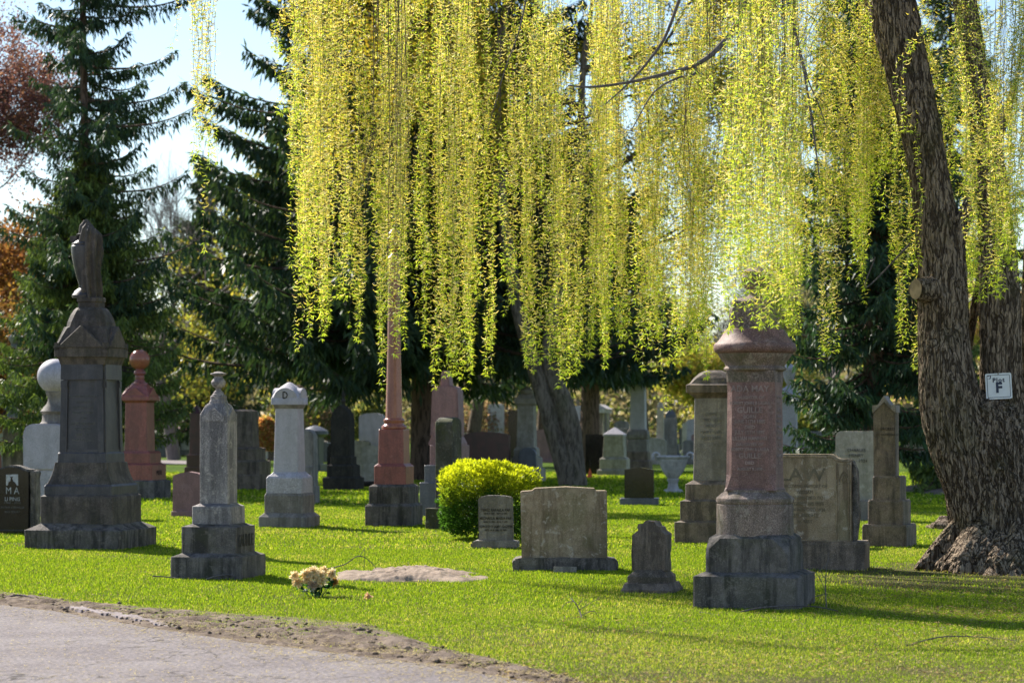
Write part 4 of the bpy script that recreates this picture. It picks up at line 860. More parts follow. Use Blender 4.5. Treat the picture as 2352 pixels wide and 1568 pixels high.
# C: the big spruce in the middle
D0 = 62; X0 = (968 - CX) / F * D0
def RC(z, a):
    return np.interp(z, [0, 2, 4, 6, 8, 10, 13, 18, 23], [5.8, 6.3, 6.6, 6.4, 5.8, 5.1, 4.0, 2.2, .1]) * (1 + .08 * math.sin(5 * a + z))
spruce('huge dark spruce with sweeping boughs behind the middle monuments', X0, D0, 23, 3.75, RC, 510, .07, DG + MG[:1], 23, .30, droop=.34, hang=.42, wd=.075, lay=.10, zpow=1.15)
# D: spruce behind the leaning trunk
D0 = 74; X0 = (1352 - CX) / F * D0
def RD(z, a): return np.interp(z, [0, 2, 5, 8, 12, 16], [3.0, 3.2, 2.9, 2.2, 1.2, .1])
spruce('dark spruce seen low between the leaning trunk and the big column', X0, D0, 9.5, 3.0, lambda z, a: np.interp(z, [0, 2, 4, 6, 9.5], [3.0, 3.1, 2.7, 1.9, .1]), 130, .08, DG, 24, .33, droop=.32, hang=.36, wd=.075)
# E: spruce right of the big column
D0 = 43; X0 = (2000 - CX) / F * D0
def RE(z, a): return np.interp(z, [0, 1.2, 3, 5, 8, 11], [1.75, 1.75, 1.7, 1.5, .9, .1])
spruce('dense dark spruce left of the willow trunk', X0, D0, 12.5, 1.2, lambda z, a: np.interp(z, [0, 1.2, 3, 5, 8, 12.5], [1.8, 1.8, 1.75, 1.6, 1.2, .1]), 330, .05, DG + [(0.045, .10, .045)], 25, .2, droop=.3, hang=.22, wd=.045, lay=.05)
D0 = 52; X0 = (2165 - CX) / F * D0
spruce('light green weeping evergreen just left of the willow trunk base', X0, D0, 5.6, .5, lambda z, a: np.interp(z, [0, 1, 3, 5.6], [1.0, 1.05, .85, .1]), 110, .05, LG, 26, .12, droop=.7, hang=.24, wd=.05, name='hemlock_tree')
D0 = 95; X0 = (-60 - CX) / F * D0
spruce('dark evergreen far behind at the left edge', X0, D0, 13, 1, lambda z, a: np.interp(z, [0, 2, 8, 13], [3.5, 3.6, 2.0, .1]), 120, .12, DG, 27, .25, droop=.35, hang=.4, wd=.09)
D0 = 100
for x_, h_, lb in [(445, 13, 'hazy green spruce in the gap left of the huge spruce'), (2215, 25, 'dark spruce far behind the willow trunk fork')]:
    spruce(lb, (x_ - CX) / F * D0, D0 + 3, h_, 1, lambda z, a, H=h_: max(.1, (H - z) / H * (4.4 if H < 20 else 6)), 190 if h_ < 20 else 260, .12, MG, 28 + h_, .2, droop=.3, hang=.35, wd=.09)

def branching(g_, base, d0, L0, r0, depth, split=3, spread=.55, upb=.25, shrink=.74, taper=.62, seg=None, tips=None, wig=.12, sub=4, grav=0.0):
    seg = [] if seg is None else seg; tips = [] if tips is None else tips
    p = np.array(base, float); d = unit(np.array(d0, float)); r = r0; stepL = L0 / sub
    for i in range(sub):
        d = unit(d + g_.normal(0, wig, 3) + np.array([0, 0, upb * .15 - grav])); q_ = p + d * stepL; r2 = r * (1 - (1 - taper) / sub)
        seg.append(np.concatenate([p, [r], q_, [r2]])); p, r = q_, r2
        if depth <= 3: tips.append((p.copy(), d.copy()))
        if depth > 0 and i >= 1 and g_.uniform() < .5:
            nd = unit(d + g_.normal(0, spread, 3) + np.array([0, 0, upb * .4])); branching(g_, p, nd, L0 * shrink * .85, r * .6, depth - 1, split, spread, upb, shrink, taper, seg, tips, wig, sub, grav)
    if depth > 0:
        for k in range(split):
            nd = unit(d + g_.normal(0, spread, 3) + np.array([0, 0, upb])); branching(g_, p, nd, L0 * shrink * g_.uniform(.8, 1.15), r * .72, depth - 1, split, spread, upb, shrink, taper, seg, tips, wig, sub, grav)
    return seg, tips
def broadleaf(label, X, Y, H, seed, cols=None, nl=6, lsz=.07, r0=.2, depth=5, trunkH=.3, bark='twig', spread=.55, name='tree', wts=None, loose=.25, d0=(0, 0, 1), split=2):
    g_ = np.random.default_rng(seed); root = empty(name, (X, Y, 0)); tag(root, label, 'tree')
    seg, tips = branching(g_, (0, 0, 0), d0, H * trunkH, r0, depth, split=split, spread=spread)
    S_ = np.array(seg); main = S_[:, 3] > r0 * .55
    v, q_ = tubes(S_[main], 8); mesh_obj('trunk', v, q_, M[bark], root, 180); v, q_ = tubes(S_[~main], 4); mesh_obj('branches', v, q_, M[bark], root)
    if cols is not None:
        P = np.repeat(np.array([t[0] for t in tips]), nl, 0); P = P + g_.normal(0, loose, P.shape); d = g_.normal(size=P.shape)
        V, T = leaves(P, d, lsz * g_.uniform(.6, 1.4, len(P)), lsz * .7, g_)
        mesh_obj('leaves', V, T, M['leaf'], root, tint=tint(len(P), 4, cols, g_, wts, .3))
    return root, S_, tips
# orange and purple young foliage at the upper left
D0 = 66
broadleaf('maple with rusty orange young leaves at the left edge', (-20 - CX) / F * D0, D0, 8.5, 31, [(0.25, 0.105, 0.045), (0.16, 0.07, 0.045), (0.28, 0.15, .06)], 7, .13, .2, 5, .30, name='maple_tree', loose=.28)
broadleaf('smaller maple with yellowing orange leaves low at the left edge', (-40 - CX) / F * 58, 58, 5.2, 37, [(0.30, 0.16, 0.05), (0.2, 0.16, 0.06), (0.17, 0.10, .06)], 6, .10, .12, 5, .30, name='maple_tree', loose=.25)
D0 = 60
broadleaf('maple with sparse purple buds reaching in at the top left corner', (-230 - CX) / F * D0, D0, 17, 33, [(0.17, 0.075, 0.10), (0.13, 0.06, 0.085), (.2, .10, .09)], 2, .075, .22, 7, .25, name='maple_tree', loose=.14, spread=.5)
# bare and budding trees beyond
bare = [(400, 92, 14, 41, 'bare grey tree in the bright gap left of the huge spruce', None), (475, 115, 17, 42, 'second bare tree further right in the bright gap', None), (330, 128, 15, 49, 'bare twiggy tree low behind the open crowned spruce', None),
        (1480, 120, 12, 43, 'budding brownish tree behind the willow curtain', [(0.24, 0.20, 0.10), (0.3, .25, .1)]), (1680, 110, 11, 44, 'bare tree seen through the thinner part of the willow', None), (1760, 118, 13, 55, 'grey budding tree seen over the broken top of the big column', [(.22, .2, .15), (.26, .25, .12)]), (1900, 125, 13, 45, 'bare spreading tree behind the willow, right', None),
        (1250, 100, 15, 46, 'tall tree with yellow young leaves behind the middle of the willow', [(0.42, 0.34, 0.05), (0.36, 0.24, 0.05), (0.25, .25, .05)]), (800, 88, 17, 47, 'tree with amber buds above the huge spruce', [(0.26, 0.22, 0.05), (.22, .24, .06)]),
        (1090, 92, 16, 48, 'amber budded tree behind the huge spruce', [(0.42, 0.28, 0.05), (0.3, 0.26, .06)]), (1790, 140, 8, 52, 'yellow green shrubby tree far behind the corniced monument', [(0.36, .36, .07), (.4, .3, .12)]), (1600, 100, 5.5, 53, 'small yellow green tree far behind the white planter', [(0.36, .38, .07), (.42, .34, .1)]), (2180, 90, 8, 54, 'budding tree in the gap left of the willow trunk', [(0.36, .38, .09), (.5, .35, .3)])]
for x_, D0, h_, sd_, lb, cl in bare:
    broadleaf(lb, (x_ - CX) / F * D0, D0, h_, sd_, cl, 5, .16, .16 + h_ * .008, 5, .27, 'grey_twig' if cl is None else 'twig', .5, 'bare_tree' if cl is None else 'tree', loose=.3, split=3 if cl is None else 2)

# far tree line: one mass of twigs and young leaves
g_ = np.random.default_rng(60); k = 90000
a_ = g_.uniform(-62, 62, k); yy = g_.uniform(150, 215, k)
top = 4.2 + 4.5 * fbm(np.stack([a_ * .12, a_ * 0, a_ * 0 + 2], -1), 5, 3) + 1.5 * noise3(np.stack([a_ * .5, a_ * 0, a_ * 0], -1), 8)
zz = g_.uniform(0, 1, k) ** .8 * top
P = np.stack([a_, yy, zz], -1); c = tint(k, 4, [(0.14, 0.12, 0.09), (0.20, 0.17, 0.14), (0.10, 0.13, 0.05), (0.20, 0.20, 0.07), (.24, .17, .15)], g_, [.3, .25, .2, .15, .1], .3)
V, T = leaves(P, g_.normal(size=(k, 3)), .55 * g_.uniform(.5, 1.5, k), .34, g_)
tag(mesh_obj('treeline', V, T, M['leaf'], tint=c), 'far brown and green tree line closing the view behind the gravestones', 'trees', kind='stuff')
# low shrubs in the gaps between mid-distance stones
for x_, D0, w_, h_, cl, lb in [(160, 84, 2.2, 1.8, [(.16, .17, .05), (.2, .17, .09)], 'dull green shrub far behind the granite ball monument'), (760, 96, 2.6, 2.2, [(.12, .15, .06), (.3, .2, .15)], 'brownish shrub behind the sooty gothic stone'), (610, 80, .8, 1.6, [(.5, .22, .12), (.4, .3, .12)], 'small orange budded shrub beside the domed pale pillar'),
                           (850, 92, 1.5, 2.3, [(.10, .14, .06), (.25, .25, .1)], 'grey green shrub behind the pair of pale headstones'), (1120, 100, 2.8, 2.4, [(.3, .18, .16), (.2, .18, .12)], 'pinkish budding shrub above the maroon headstone'), (1655, 120, 3, 2.6, [(.28, .28, .08), (.3, .22, .12)], 'olive shrub left of the corniced monument'),
                           (1880, 80, 2.2, 2.0, [(.08, .12, .04), (.2, .2, .06)], 'dark green shrub behind the low grey headstone')]:
    k = 5000; th = g_.uniform(0, 2*np.pi, k); ph = np.arccos(g_.uniform(-.2, 1, k)); rr = g_.uniform(.5, 1, k) ** .4 * (1 + .35 * (noise3(np.stack([np.cos(th)*2, np.sin(th)*2, ph*2], -1), 3) - .5))
    P = np.stack([np.sin(ph)*np.cos(th)*w_*.5*rr, np.sin(ph)*np.sin(th)*w_*.5*rr, np.clip(np.cos(ph)*h_*.55*rr + h_*.45, 0, 9)], -1)
    V, T = leaves(P, g_.normal(size=(k, 3)), .12, .09, g_); o = mesh_obj('shrub', V, T, M['leaf'], tint=tint(k, 4, cl, g_)); o.location = ((x_ - CX) / F * D0, D0, 0); tag(o, lb, 'shrub')

# ---------------------------------------------------------------- the round bush
Y = 31.9; X = (1124 - CX) / F * Y; br = empty('round_bush', (X, Y, 0)); tag(br, 'clipped round bush with yellow green new leaves behind the small grey headstone', 'bush')
g_ = np.random.default_rng(71); k = 27000; th = g_.uniform(0, 2*np.pi, k); cz = g_.uniform(-.75, 1, k); sn = np.sqrt(1 - cz**2)
U3 = np.stack([sn*np.cos(th), sn*np.sin(th), cz], -1); sq4 = (np.abs(U3[:, 0])**3.6 + np.abs(U3[:, 1])**3.6 + np.abs(U3[:, 2])**3.6) ** (-1/3.6)
bump_ = .95 + .34 * (fbm(U3 * 2.6, 4, 3) - .5) + .20 * (noise3(U3 * 8, 6) - .5)
rr = sq4 * bump_ * (1 - g_.uniform(0, 1, k) ** 2 * .30)
P = U3 * rr[:, None] * np.array([.66, .60, .52]); P[:, 2] += .50; P[:, 2] = np.clip(P[:, 2], .02, 3)
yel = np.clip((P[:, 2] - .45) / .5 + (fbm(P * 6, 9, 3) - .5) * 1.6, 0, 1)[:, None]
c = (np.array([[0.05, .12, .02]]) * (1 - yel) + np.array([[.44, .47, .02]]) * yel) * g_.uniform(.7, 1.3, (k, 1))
d = U3 + g_.normal(0, .7, (k, 3)); d[:, 2] += .5
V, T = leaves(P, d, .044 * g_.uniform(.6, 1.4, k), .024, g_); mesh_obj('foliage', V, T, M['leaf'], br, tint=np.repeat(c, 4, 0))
seg = []
for i in range(26):
    a_ = g_.uniform(0, 6.28); q_ = np.array([math.cos(a_)*.45*g_.uniform(.2, 1), math.sin(a_)*.4*g_.uniform(.2, 1), g_.uniform(.5, .85)]); b_ = q_ * [.25, .25, 0]; md = (q_ + b_) / 2 + g_.normal(0, .03, 3)
    seg += [np.concatenate([b_, [.010], md, [.008]]), np.concatenate([md, [.008], q_, [.003]])]
v, q_ = tubes(seg, 5); mesh_obj('stems', v, q_, M['twig'], br)

# ---------------------------------------------------------------- flowers on the lawn
X, Y = gp(726, 1370); e = empty('flower_bunch', (X, Y, 0)); tag(e, 'bunch of cream and peach artificial flowers stuck in the lawn', 'flowers')
M['petal'] = leafmat('petal', 0.3, tgain=(1.1, 1.1, 1.0)); kf = Y / F; g_ = np.random.default_rng(81)
heads = [(676, 1322, 11, 0), (686, 1336, 12, 1), (701, 1318, 14, 0), (723, 1313, 14, 0), (706, 1330, 11, 1), (722, 1325, 11, 0), (738, 1322, 14, 0), (742, 1311, 11, 1), (763, 1318, 13, 0), (741, 1335, 13, 0), (722, 1339, 12, 1), (718, 1344, 12, 2), (765, 1336, 11, 3), (729, 1343, 11, 1)]
colr = {0: (.92, .84, .62), 1: (.90, .78, .50), 2: (.70, .62, .54), 3: (.50, .33, .12)}
for i, (x_, y_, r_, ci) in enumerate(heads):
    c0 = np.array([(x_ - 726) * kf, g_.uniform(-.06, .06), (1370 - y_) * kf]); rad = r_ * kf * 1.18; axis = unit(np.array([g_.normal(0, .5), -.9, g_.uniform(.1, .8)])); n_ = 110
    d = unit(g_.normal(size=(n_, 3)) + axis * 1.0); P = c0 + d * rad * .12; V, T = leaves(P, d, rad * g_.uniform(.75, 1.05, n_), rad * .38, g_)
    mesh_obj('flower_head', V, T, M['petal'], e, tint=tint(n_, 4, [colr[ci], tuple(np.array(colr[ci]) * [1, .85, .7])], g_, None, .12))
seg = []; PL = []
for i, (x_, y_, r_, ci) in enumerate(heads):
    b_ = np.array([np.clip((x_ - 726) * .35, -22, 22) * kf, g_.uniform(-.02, .02), 0]); t_ = np.array([(x_ - 726) * kf, 0, (1370 - y_) * kf - .01]); md = (b_ + t_) / 2 + [0, 0, .01]
    seg += [np.concatenate([b_, [.003], md, [.0025]]), np.concatenate([md, [.0025], t_, [.002]])]
    for u_ in (.35, .6, .8, .9): PL.append(b_ * (1 - u_) + t_ * u_)
v, q_ = tubes(seg, 5); M['stem'] = plain('stem', (.03, .09, .03), .5); mesh_obj('stems', v, q_, M['stem'], e)
PL = np.repeat(np.array(PL), 2, 0); V, T = leaves(PL, g_.normal(size=PL.shape) + [0, -.3, .2], .06, .034, g_); mesh_obj('leaves', V, T, M['leaf'], e, tint=tint(len(PL), 4, [(.03, .10, .03), (.02, .07, .035)], g_))
X, Y = gp(845, 1377); n_ = 40; P = g_.normal(0, .008, (n_, 3)) + [0, 0, .03]; V, T = leaves(P, g_.normal(size=(n_, 3)) + [0, 0, .3], .035, .02, g_); o = mesh_obj('fallen_flower', V, T, M['petal'], tint=tint(n_, 4, [(.75, .5, .3)], g_)); o.location = (X, Y, 0); tag(o, 'single peach flower head dropped on the grass right of the flower bunch', 'flower')

# ---------------------------------------------------------------- grave mound
Xm, Ym = gp(936, 1322); nx_, ny_ = 150, 110; gx, gy = np.meshgrid(np.linspace(-.82, .82, nx_), np.linspace(-1.25, 1.25, ny_), indexing='ij')
rr = np.sqrt((gx / .72) ** 2 + (gy / 1.1) ** 2); P = np.stack([gx + Xm, gy + Ym, gx * 0], -1); nn = fbm(P * 2.2, 5, 3)
hgt = .075 * np.clip(1 - (rr + (nn - .5) * 1.5) ** 2, 0, 1) ** .6 + (fbm(P * 18, 6, 5) - .45) * .075 * np.clip(1.3 - rr, 0, 1)
P[..., 2] = hgt - .012; idx = np.arange(nx_ * ny_).reshape(nx_, ny_); q_ = np.stack([idx[:-1, :-1], idx[1:, :-1], idx[1:, 1:], idx[:-1, 1:]], -1).reshape(-1, 4)
def mound_mat():
    m_, N, L = newmat('mound_soil'); Pn_ = N['Principled BSDF']; v = coords(N, L, rnd=False)
    c = mix(N, L, ramp(N, L, nz(N, L, v, 4, 7, .7), .35, .65), (.25, .195, .16), (.35, .28, .23)); c = mix(N, L, ramp(N, L, nz(N, L, v, 50, 4, .8), .55, .65, 0, .6), c, (.5, .41, .33)); c = mix(N, L, ramp(N, L, nz(N, L, v, 34, 4, .8), .36, .44, .6, 0), c, (.1, .07, .05))
    L.new(c, Pn_.inputs['Base Color']); Pn_.inputs['Roughness'].default_value = 1; Pn_.inputs['Specular IOR Level'].default_value = .05; return m_
M['mound_soil'] = mound_mat(); tag(mesh_obj('grave_mound', P.reshape(-1, 3), q_, M['mound_soil'], smooth=180), 'low mound of bare pale pinkish soil on a new grave', 'mound')

# ---------------------------------------------------------------- the willow on the right
def ridged_bark(name, furrow, ridge_c, pale, sc_=1.0, moss=.3):
    m, N, L = newmat(name); P = N['Principled BSDF']; tc = N.new('ShaderNodeTexCoord')
    wn = N.new('ShaderNodeTexNoise'); wn.inputs['Scale'].default_value = 3.5; wn.inputs['Detail'].default_value = 3; L.new(tc.outputs['Object'], wn.inputs['Vector'])
    sc1 = N.new('ShaderNodeVectorMath'); sc1.operation = 'MULTIPLY_ADD'; sc1.inputs[1].default_value = (.10, .10, .5); L.new(wn.outputs[1], sc1.inputs[0]); L.new(tc.outputs['Object'], sc1.inputs[2])
    def fur(sx, sz, w_):
        mp = N.new('ShaderNodeMapping'); mp.inputs['Scale'].default_value = (sx * sc_, sx * sc_, sz * sc_); L.new(sc1.outputs[0], mp.inputs['Vector'])
        n_ = nz(N, L, mp.outputs[0], 1.0, 2, .5); su = N.new('ShaderNodeMath'); su.operation = 'SUBTRACT'; su.inputs[1].default_value = .5; L.new(n_, su.inputs[0])
        ab = N.new('ShaderNodeMath'); ab.operation = 'ABSOLUTE'; L.new(su.outputs[0], ab.inputs[0]); return ramp(N, L, ab.outputs[0], 0, w_)
    e1 = fur(16, 1.5, .075); e2 = fur(34, 3.4, .06)
    mn = N.new('ShaderNodeMath'); mn.operation = 'MULTIPLY'; L.new(e1, mn.inputs[0]); L.new(ramp(N, L, e2, 0, 1, .45, 1), mn.inputs[1]); e = mn.outputs[0]
    mp2 = N.new('ShaderNodeMapping'); mp2.inputs['Scale'].default_value = (60 * sc_, 60 * sc_, 16 * sc_); L.new(sc1.outputs[0], mp2.inputs['Vector'])
    fn = nz(N, L, mp2.outputs[0], 1.0, 5, .75)
    c = mix(N, L, e, furrow, ridge_c); c = mix(N, L, ramp(N, L, fn, .48, .66, 0, .6), c, pale); c = mix(N, L, ramp(N, L, e, .15, .6, .85, 0), c, furrow)
    big = nz(N, L, tc.outputs['Object'], 2.0, 6); c = mix(N, L, ramp(N, L, big, .50, .64, 0, moss), c, (.10, .10, .035))
    L.new(c, P.inputs['Base Color']); P.inputs['Roughness'].default_value = .95; P.inputs['Specular IOR Level'].default_value = .1
    L.new(bump(N, L, fn, .8, .012, bump(N, L, e, 1.0, .05)), P.inputs['Normal']); return m
M['willow_bark'] = ridged_bark('willow_bark', (.085, .062, .045), (.31, .238, .175), (.46, .375, .285), 1.2)
WD = 25.6
def W_(x, y, D, rpx): p_ = pt(x, y, D); return [p_.x, p_.y, p_.z, rpx / F * D]
wroot = empty('willow_tree', (0, 0, 0)); tag(wroot, 'big weeping willow with forked ridged trunk and long yellow green hanging strands', 'tree')
def flare1(z, th):
    f_ = np.clip(1 - z / 1.0, 0, 1); f2 = np.clip(1 - z / .42, 0, 1)
    return 1 + .10 * f_ ** 1.5 + f2 ** 1.8 * (.18 + .30 * np.cos(5 * th + .6) + .16 * np.cos(9 * th + 2) + .08 * np.cos(17 * th))
parts = []
# stump of the trunk up to the fork, then the two leaders
v, q_, _ = bark_tube([W_(2332, 1362, WD, 135.8), W_(2333, 1290, WD, 130.2), W_(2328, 1200, WD, 123.7), W_(2310, 1120, WD, 117.2), W_(2285, 1050, WD, 109.7), W_(2262, 990, WD, 96.7), W_(2250, 930, WD, 72.5), W_(2252, 895, WD, 27.9)], 60, 320, .050, 9, 1, flare1); parts.append((v, q_))
v, q_, _ = bark_tube([W_(2275, 1230, WD - .10, 65.5), W_(2248, 1120, WD - .10, 70.6), W_(2212, 1020, WD - .12, 70.6), W_(2186, 930, WD - .12, 64.7), W_(2172, 840, WD - .1, 54.6), W_(2166, 760, WD, 50.4), W_(2165, 690, WD, 50.4), W_(2163, 620, WD + .05, 49.6), W_(2157, 540, WD + .1, 48.7), W_(2143, 450, WD + .15, 43.7),
                     W_(2125, 350, WD + .2, 41.2), W_(2100, 230, WD + .3, 43.7), W_(2072, 110, WD + .4, 47.0), W_(2046, 0, WD + .5, 48.7), W_(2015, -110, WD + .5, 46.2), W_(1960, -240, WD + .3, 38.6), W_(1870, -360, WD - .4, 28.6), W_(1740, -440, WD - 1.2, 18.5), W_(1560, -470, WD - 2, 10.1)], 34, 260, .040, 10, 2); parts.append((v, q_))
v, q_, _ = bark_tube([W_(2385, 1230, WD + .06, 67.2), W_(2352, 1120, WD + .05, 65.5), W_(2318, 1020, WD + .02, 60.5), W_(2304, 930, WD, 47.0), W_(2300, 840, WD, 42.8), W_(2299, 760, WD, 42.0), W_(2297, 680, WD, 41.2), W_(2290, 560, WD + .1, 38.6), W_(2276, 420, WD + .2, 35.3), W_(2256, 260, WD + .3, 30.2), W_(2234, 110, WD + .3, 25.2), W_(2210, -30, WD + .2, 23.5), W_(2190, -200, WD, 20.2), W_(2200, -380, WD - .6, 15.1), W_(2230, -480, WD - 1.4, 8.4)], 34, 240, .036, 10, 3); parts.append((v, q_))
v, q_, _ = bark_tube([W_(2178, 600, WD, 25.2), W_(2198, 540, WD, 23.5), W_(2222, 480, WD, 16.8), W_(2250, 420, WD + .1, 12.6), W_(2290, 330, WD + .3, 10.1), W_(2330, 200, WD + .5, 7.6)], 24, 90, .014, 12, 4); parts.append((v, q_))
v, q_, _ = bark_tube([W_(2380, 1090, WD + .3, 42.0), W_(2372, 900, WD + .3, 25.2), W_(2368, 700, WD + .3, 20.2), W_(2380, 450, WD + .4, 18.5), W_(2420, 100, WD + .6, 15.1), W_(2460, -250, WD + .6, 10.1)], 24, 120, .02, 10, 6); parts.append((v, q_))
v, q_, _ = bark_tube([W_(2222, 800, WD + .45, 11.8), W_(2236, 720, WD + .4, 10.9), W_(2252, 640, WD + .3, 10.1), W_(2262, 560, WD + .3, 7.6)], 20, 60, .01, 12, 7); parts.append((v, q_))
V, Qd = merge(parts)
mesh_obj('trunk', V, Qd, M['willow_bark'], wroot, smooth=180)
# burls and root spurs swelling from the foot
parts = []
g_ = np.random.default_rng(5)
for i in range(15):
    a_ = R(-175 + i * 12.2) if i < 15 else 0; cxw, cyw = (2335 - CX) / F * WD, WD; rad = .80 + g_.uniform(-.05, .1)
    ux, uy = math.cos(a_), math.sin(a_); zt = g_.uniform(.22, .42); r_ = g_.uniform(.10, .17); o_ = rad + g_.uniform(.10, .26)
    v, q_, _ = bark_tube([[cxw + ux * (rad - .28), cyw + uy * (rad - .28), zt + .14, r_ * .8], [cxw + ux * (rad - .08), cyw + uy * (rad - .08), zt * .62, r_], [cxw + ux * (rad + .08), cyw + uy * (rad + .08), .07, r_ * .8], [cxw + ux * o_, cyw + uy * o_, -.04, .05]], 22, 60, .04, 13, 40 + i)
    vd_ = fbm(np.asarray(v) * 6, 60 + i, 4); vd2 = fbm(np.asarray(v) * np.array([22, 22, 9]), 80 + i, 3); v += (vd_[:, None] - .5) * .22 + (vd2[:, None] - .5) * .09; v[:, 2] -= .05; parts.append((v, q_))
V, Qd = merge(parts); mesh_obj('roots', V, Qd, M['willow_bark'], wroot, smooth=180)
# pruned knot on the left leader
M['cut_wood'] = plain('cut_wood', (.38, .28, .17), .85, .3)
kp = pt(2110, 665, WD - .27); kd = Vector((-.72, -.68, .02)).normalized()
v, q_, _ = bark_tube([[*(kp - kd * .22), .155], [*(kp - kd * .08), .125], [*(kp + kd * .02), .105], [*(kp + kd * .045), .085]], 12, 70, .014, 12, 31)
mesh_obj('branch_collar', v, q_, M['willow_bark'], wroot, smooth=180)
bm = bmesh.new(); bmesh.ops.create_circle(bm, cap_ends=True, radius=.078, segments=28); bmesh.ops.rotate(bm, verts=bm.verts, matrix=kd.to_track_quat('Z', 'Y').to_matrix(), cent=(0, 0, 0)); bmesh.ops.translate(bm, verts=bm.verts, vec=kp + kd * .052)
for v_ in bm.verts: v_.co.z = kp.z + (v_.co.z - kp.z) * 1.35
me = bpy.data.meshes.new('cut_face'); bm.to_mesh(me); bm.free(); me.materials.append(M['cut_wood']); link(bpy.data.objects.new('cut_face', me), wroot)

# limbs and branches that carry the strands
limbs = [
 [(1990, -150, WD, 34), (1800, -210, 24.5, 24), (1500, -230, 23.5, 18), (1150, -215, 23, 13), (850, -190, 22.6, 9), (620, -150, 22.4, 6), (440, -80, 22.4, 3)],
 [(1900, -300, WD, 30), (1650, -300, 23, 20), (1400, -280, 21, 14), (1200, -240, 20, 9), (1000, -200, 19.5, 5)],
 [(1960, -220, WD, 28), (1850, -240, 22, 18), (1760, -220, 20, 10), (1690, -180, 19, 5)],
 [(1870, -330, 25.5, 26), (1600, -330, 27, 18), (1300, -300, 28, 13), (1000, -260, 28.5, 9), (760, -210, 28.5, 5), (560, -160, 28, 3)],
 [(2200, -100, WD, 24), (2260, -200, 24, 16), (2330, -220, 22.8, 10), (2420, -200, 22, 6)],
 [(2200, -250, WD, 20), (2300, -300, 27, 14), (2420, -280, 28, 8)],
 [(1760, -210, 24.3, 12), (1722, -40, 23.6, 9), (1690, 55, 23.4, 7.2), (1640, 120, 23.2, 6), (1590, 152, 23, 5), (1520, 172, 22.9, 4.2), (1440, 190, 22.8, 3.2), (1360, 200, 22.7, 2.6), (1305, 197, 22.6, 1.4)],
 [(1595, 150, 23, 3.6), (1598, 165, 23, 3.2), (1585, 176, 22.9, 2.8), (1555, 180, 22.9, 2.4), (1500, 215, 22.8, 1.8), (1450, 300, 22.8, 1.2)],
 [(1640, -200, 24, 9), (1575, -40, 24, 4.5), (1530, 80, 24, 3.6), (1490, 140, 24, 3), (1440, 195, 24, 2.2), (1390, 240, 24, 1.4)],
 [(1800, -210, 24.2, 10), (1800, -60, 24, 5), (1822, 60, 24, 4), (1846, 160, 24, 3), (1868, 300, 24, 2.2), (1882, 410, 24, 1.2)],
 [(1826, 70, 24, 2.4), (1855, 180, 23.8, 1.8), (1880, 240, 23.8, 1.3), (1900, 300, 23.8, .8)],
 [(2010, 590, WD, 1.5), (1990, 660, WD, 1.5), (2090, 560, 26.2, 2.5)],
 [(1240, -200, 23, 5), (1200, 40, 23, 1.8), (1160, 160, 23, 1.1), (1120, 300, 23, .7)],
]
seg = []
for lm in limbs: seg.append(limb_segs([W_(*q_) for q_ in lm], 8))
for s__ in seg: v, q_ = tubes(s__, 9); mesh_obj('branch', v, q_, M['grey_twig'], wroot, smooth=180)

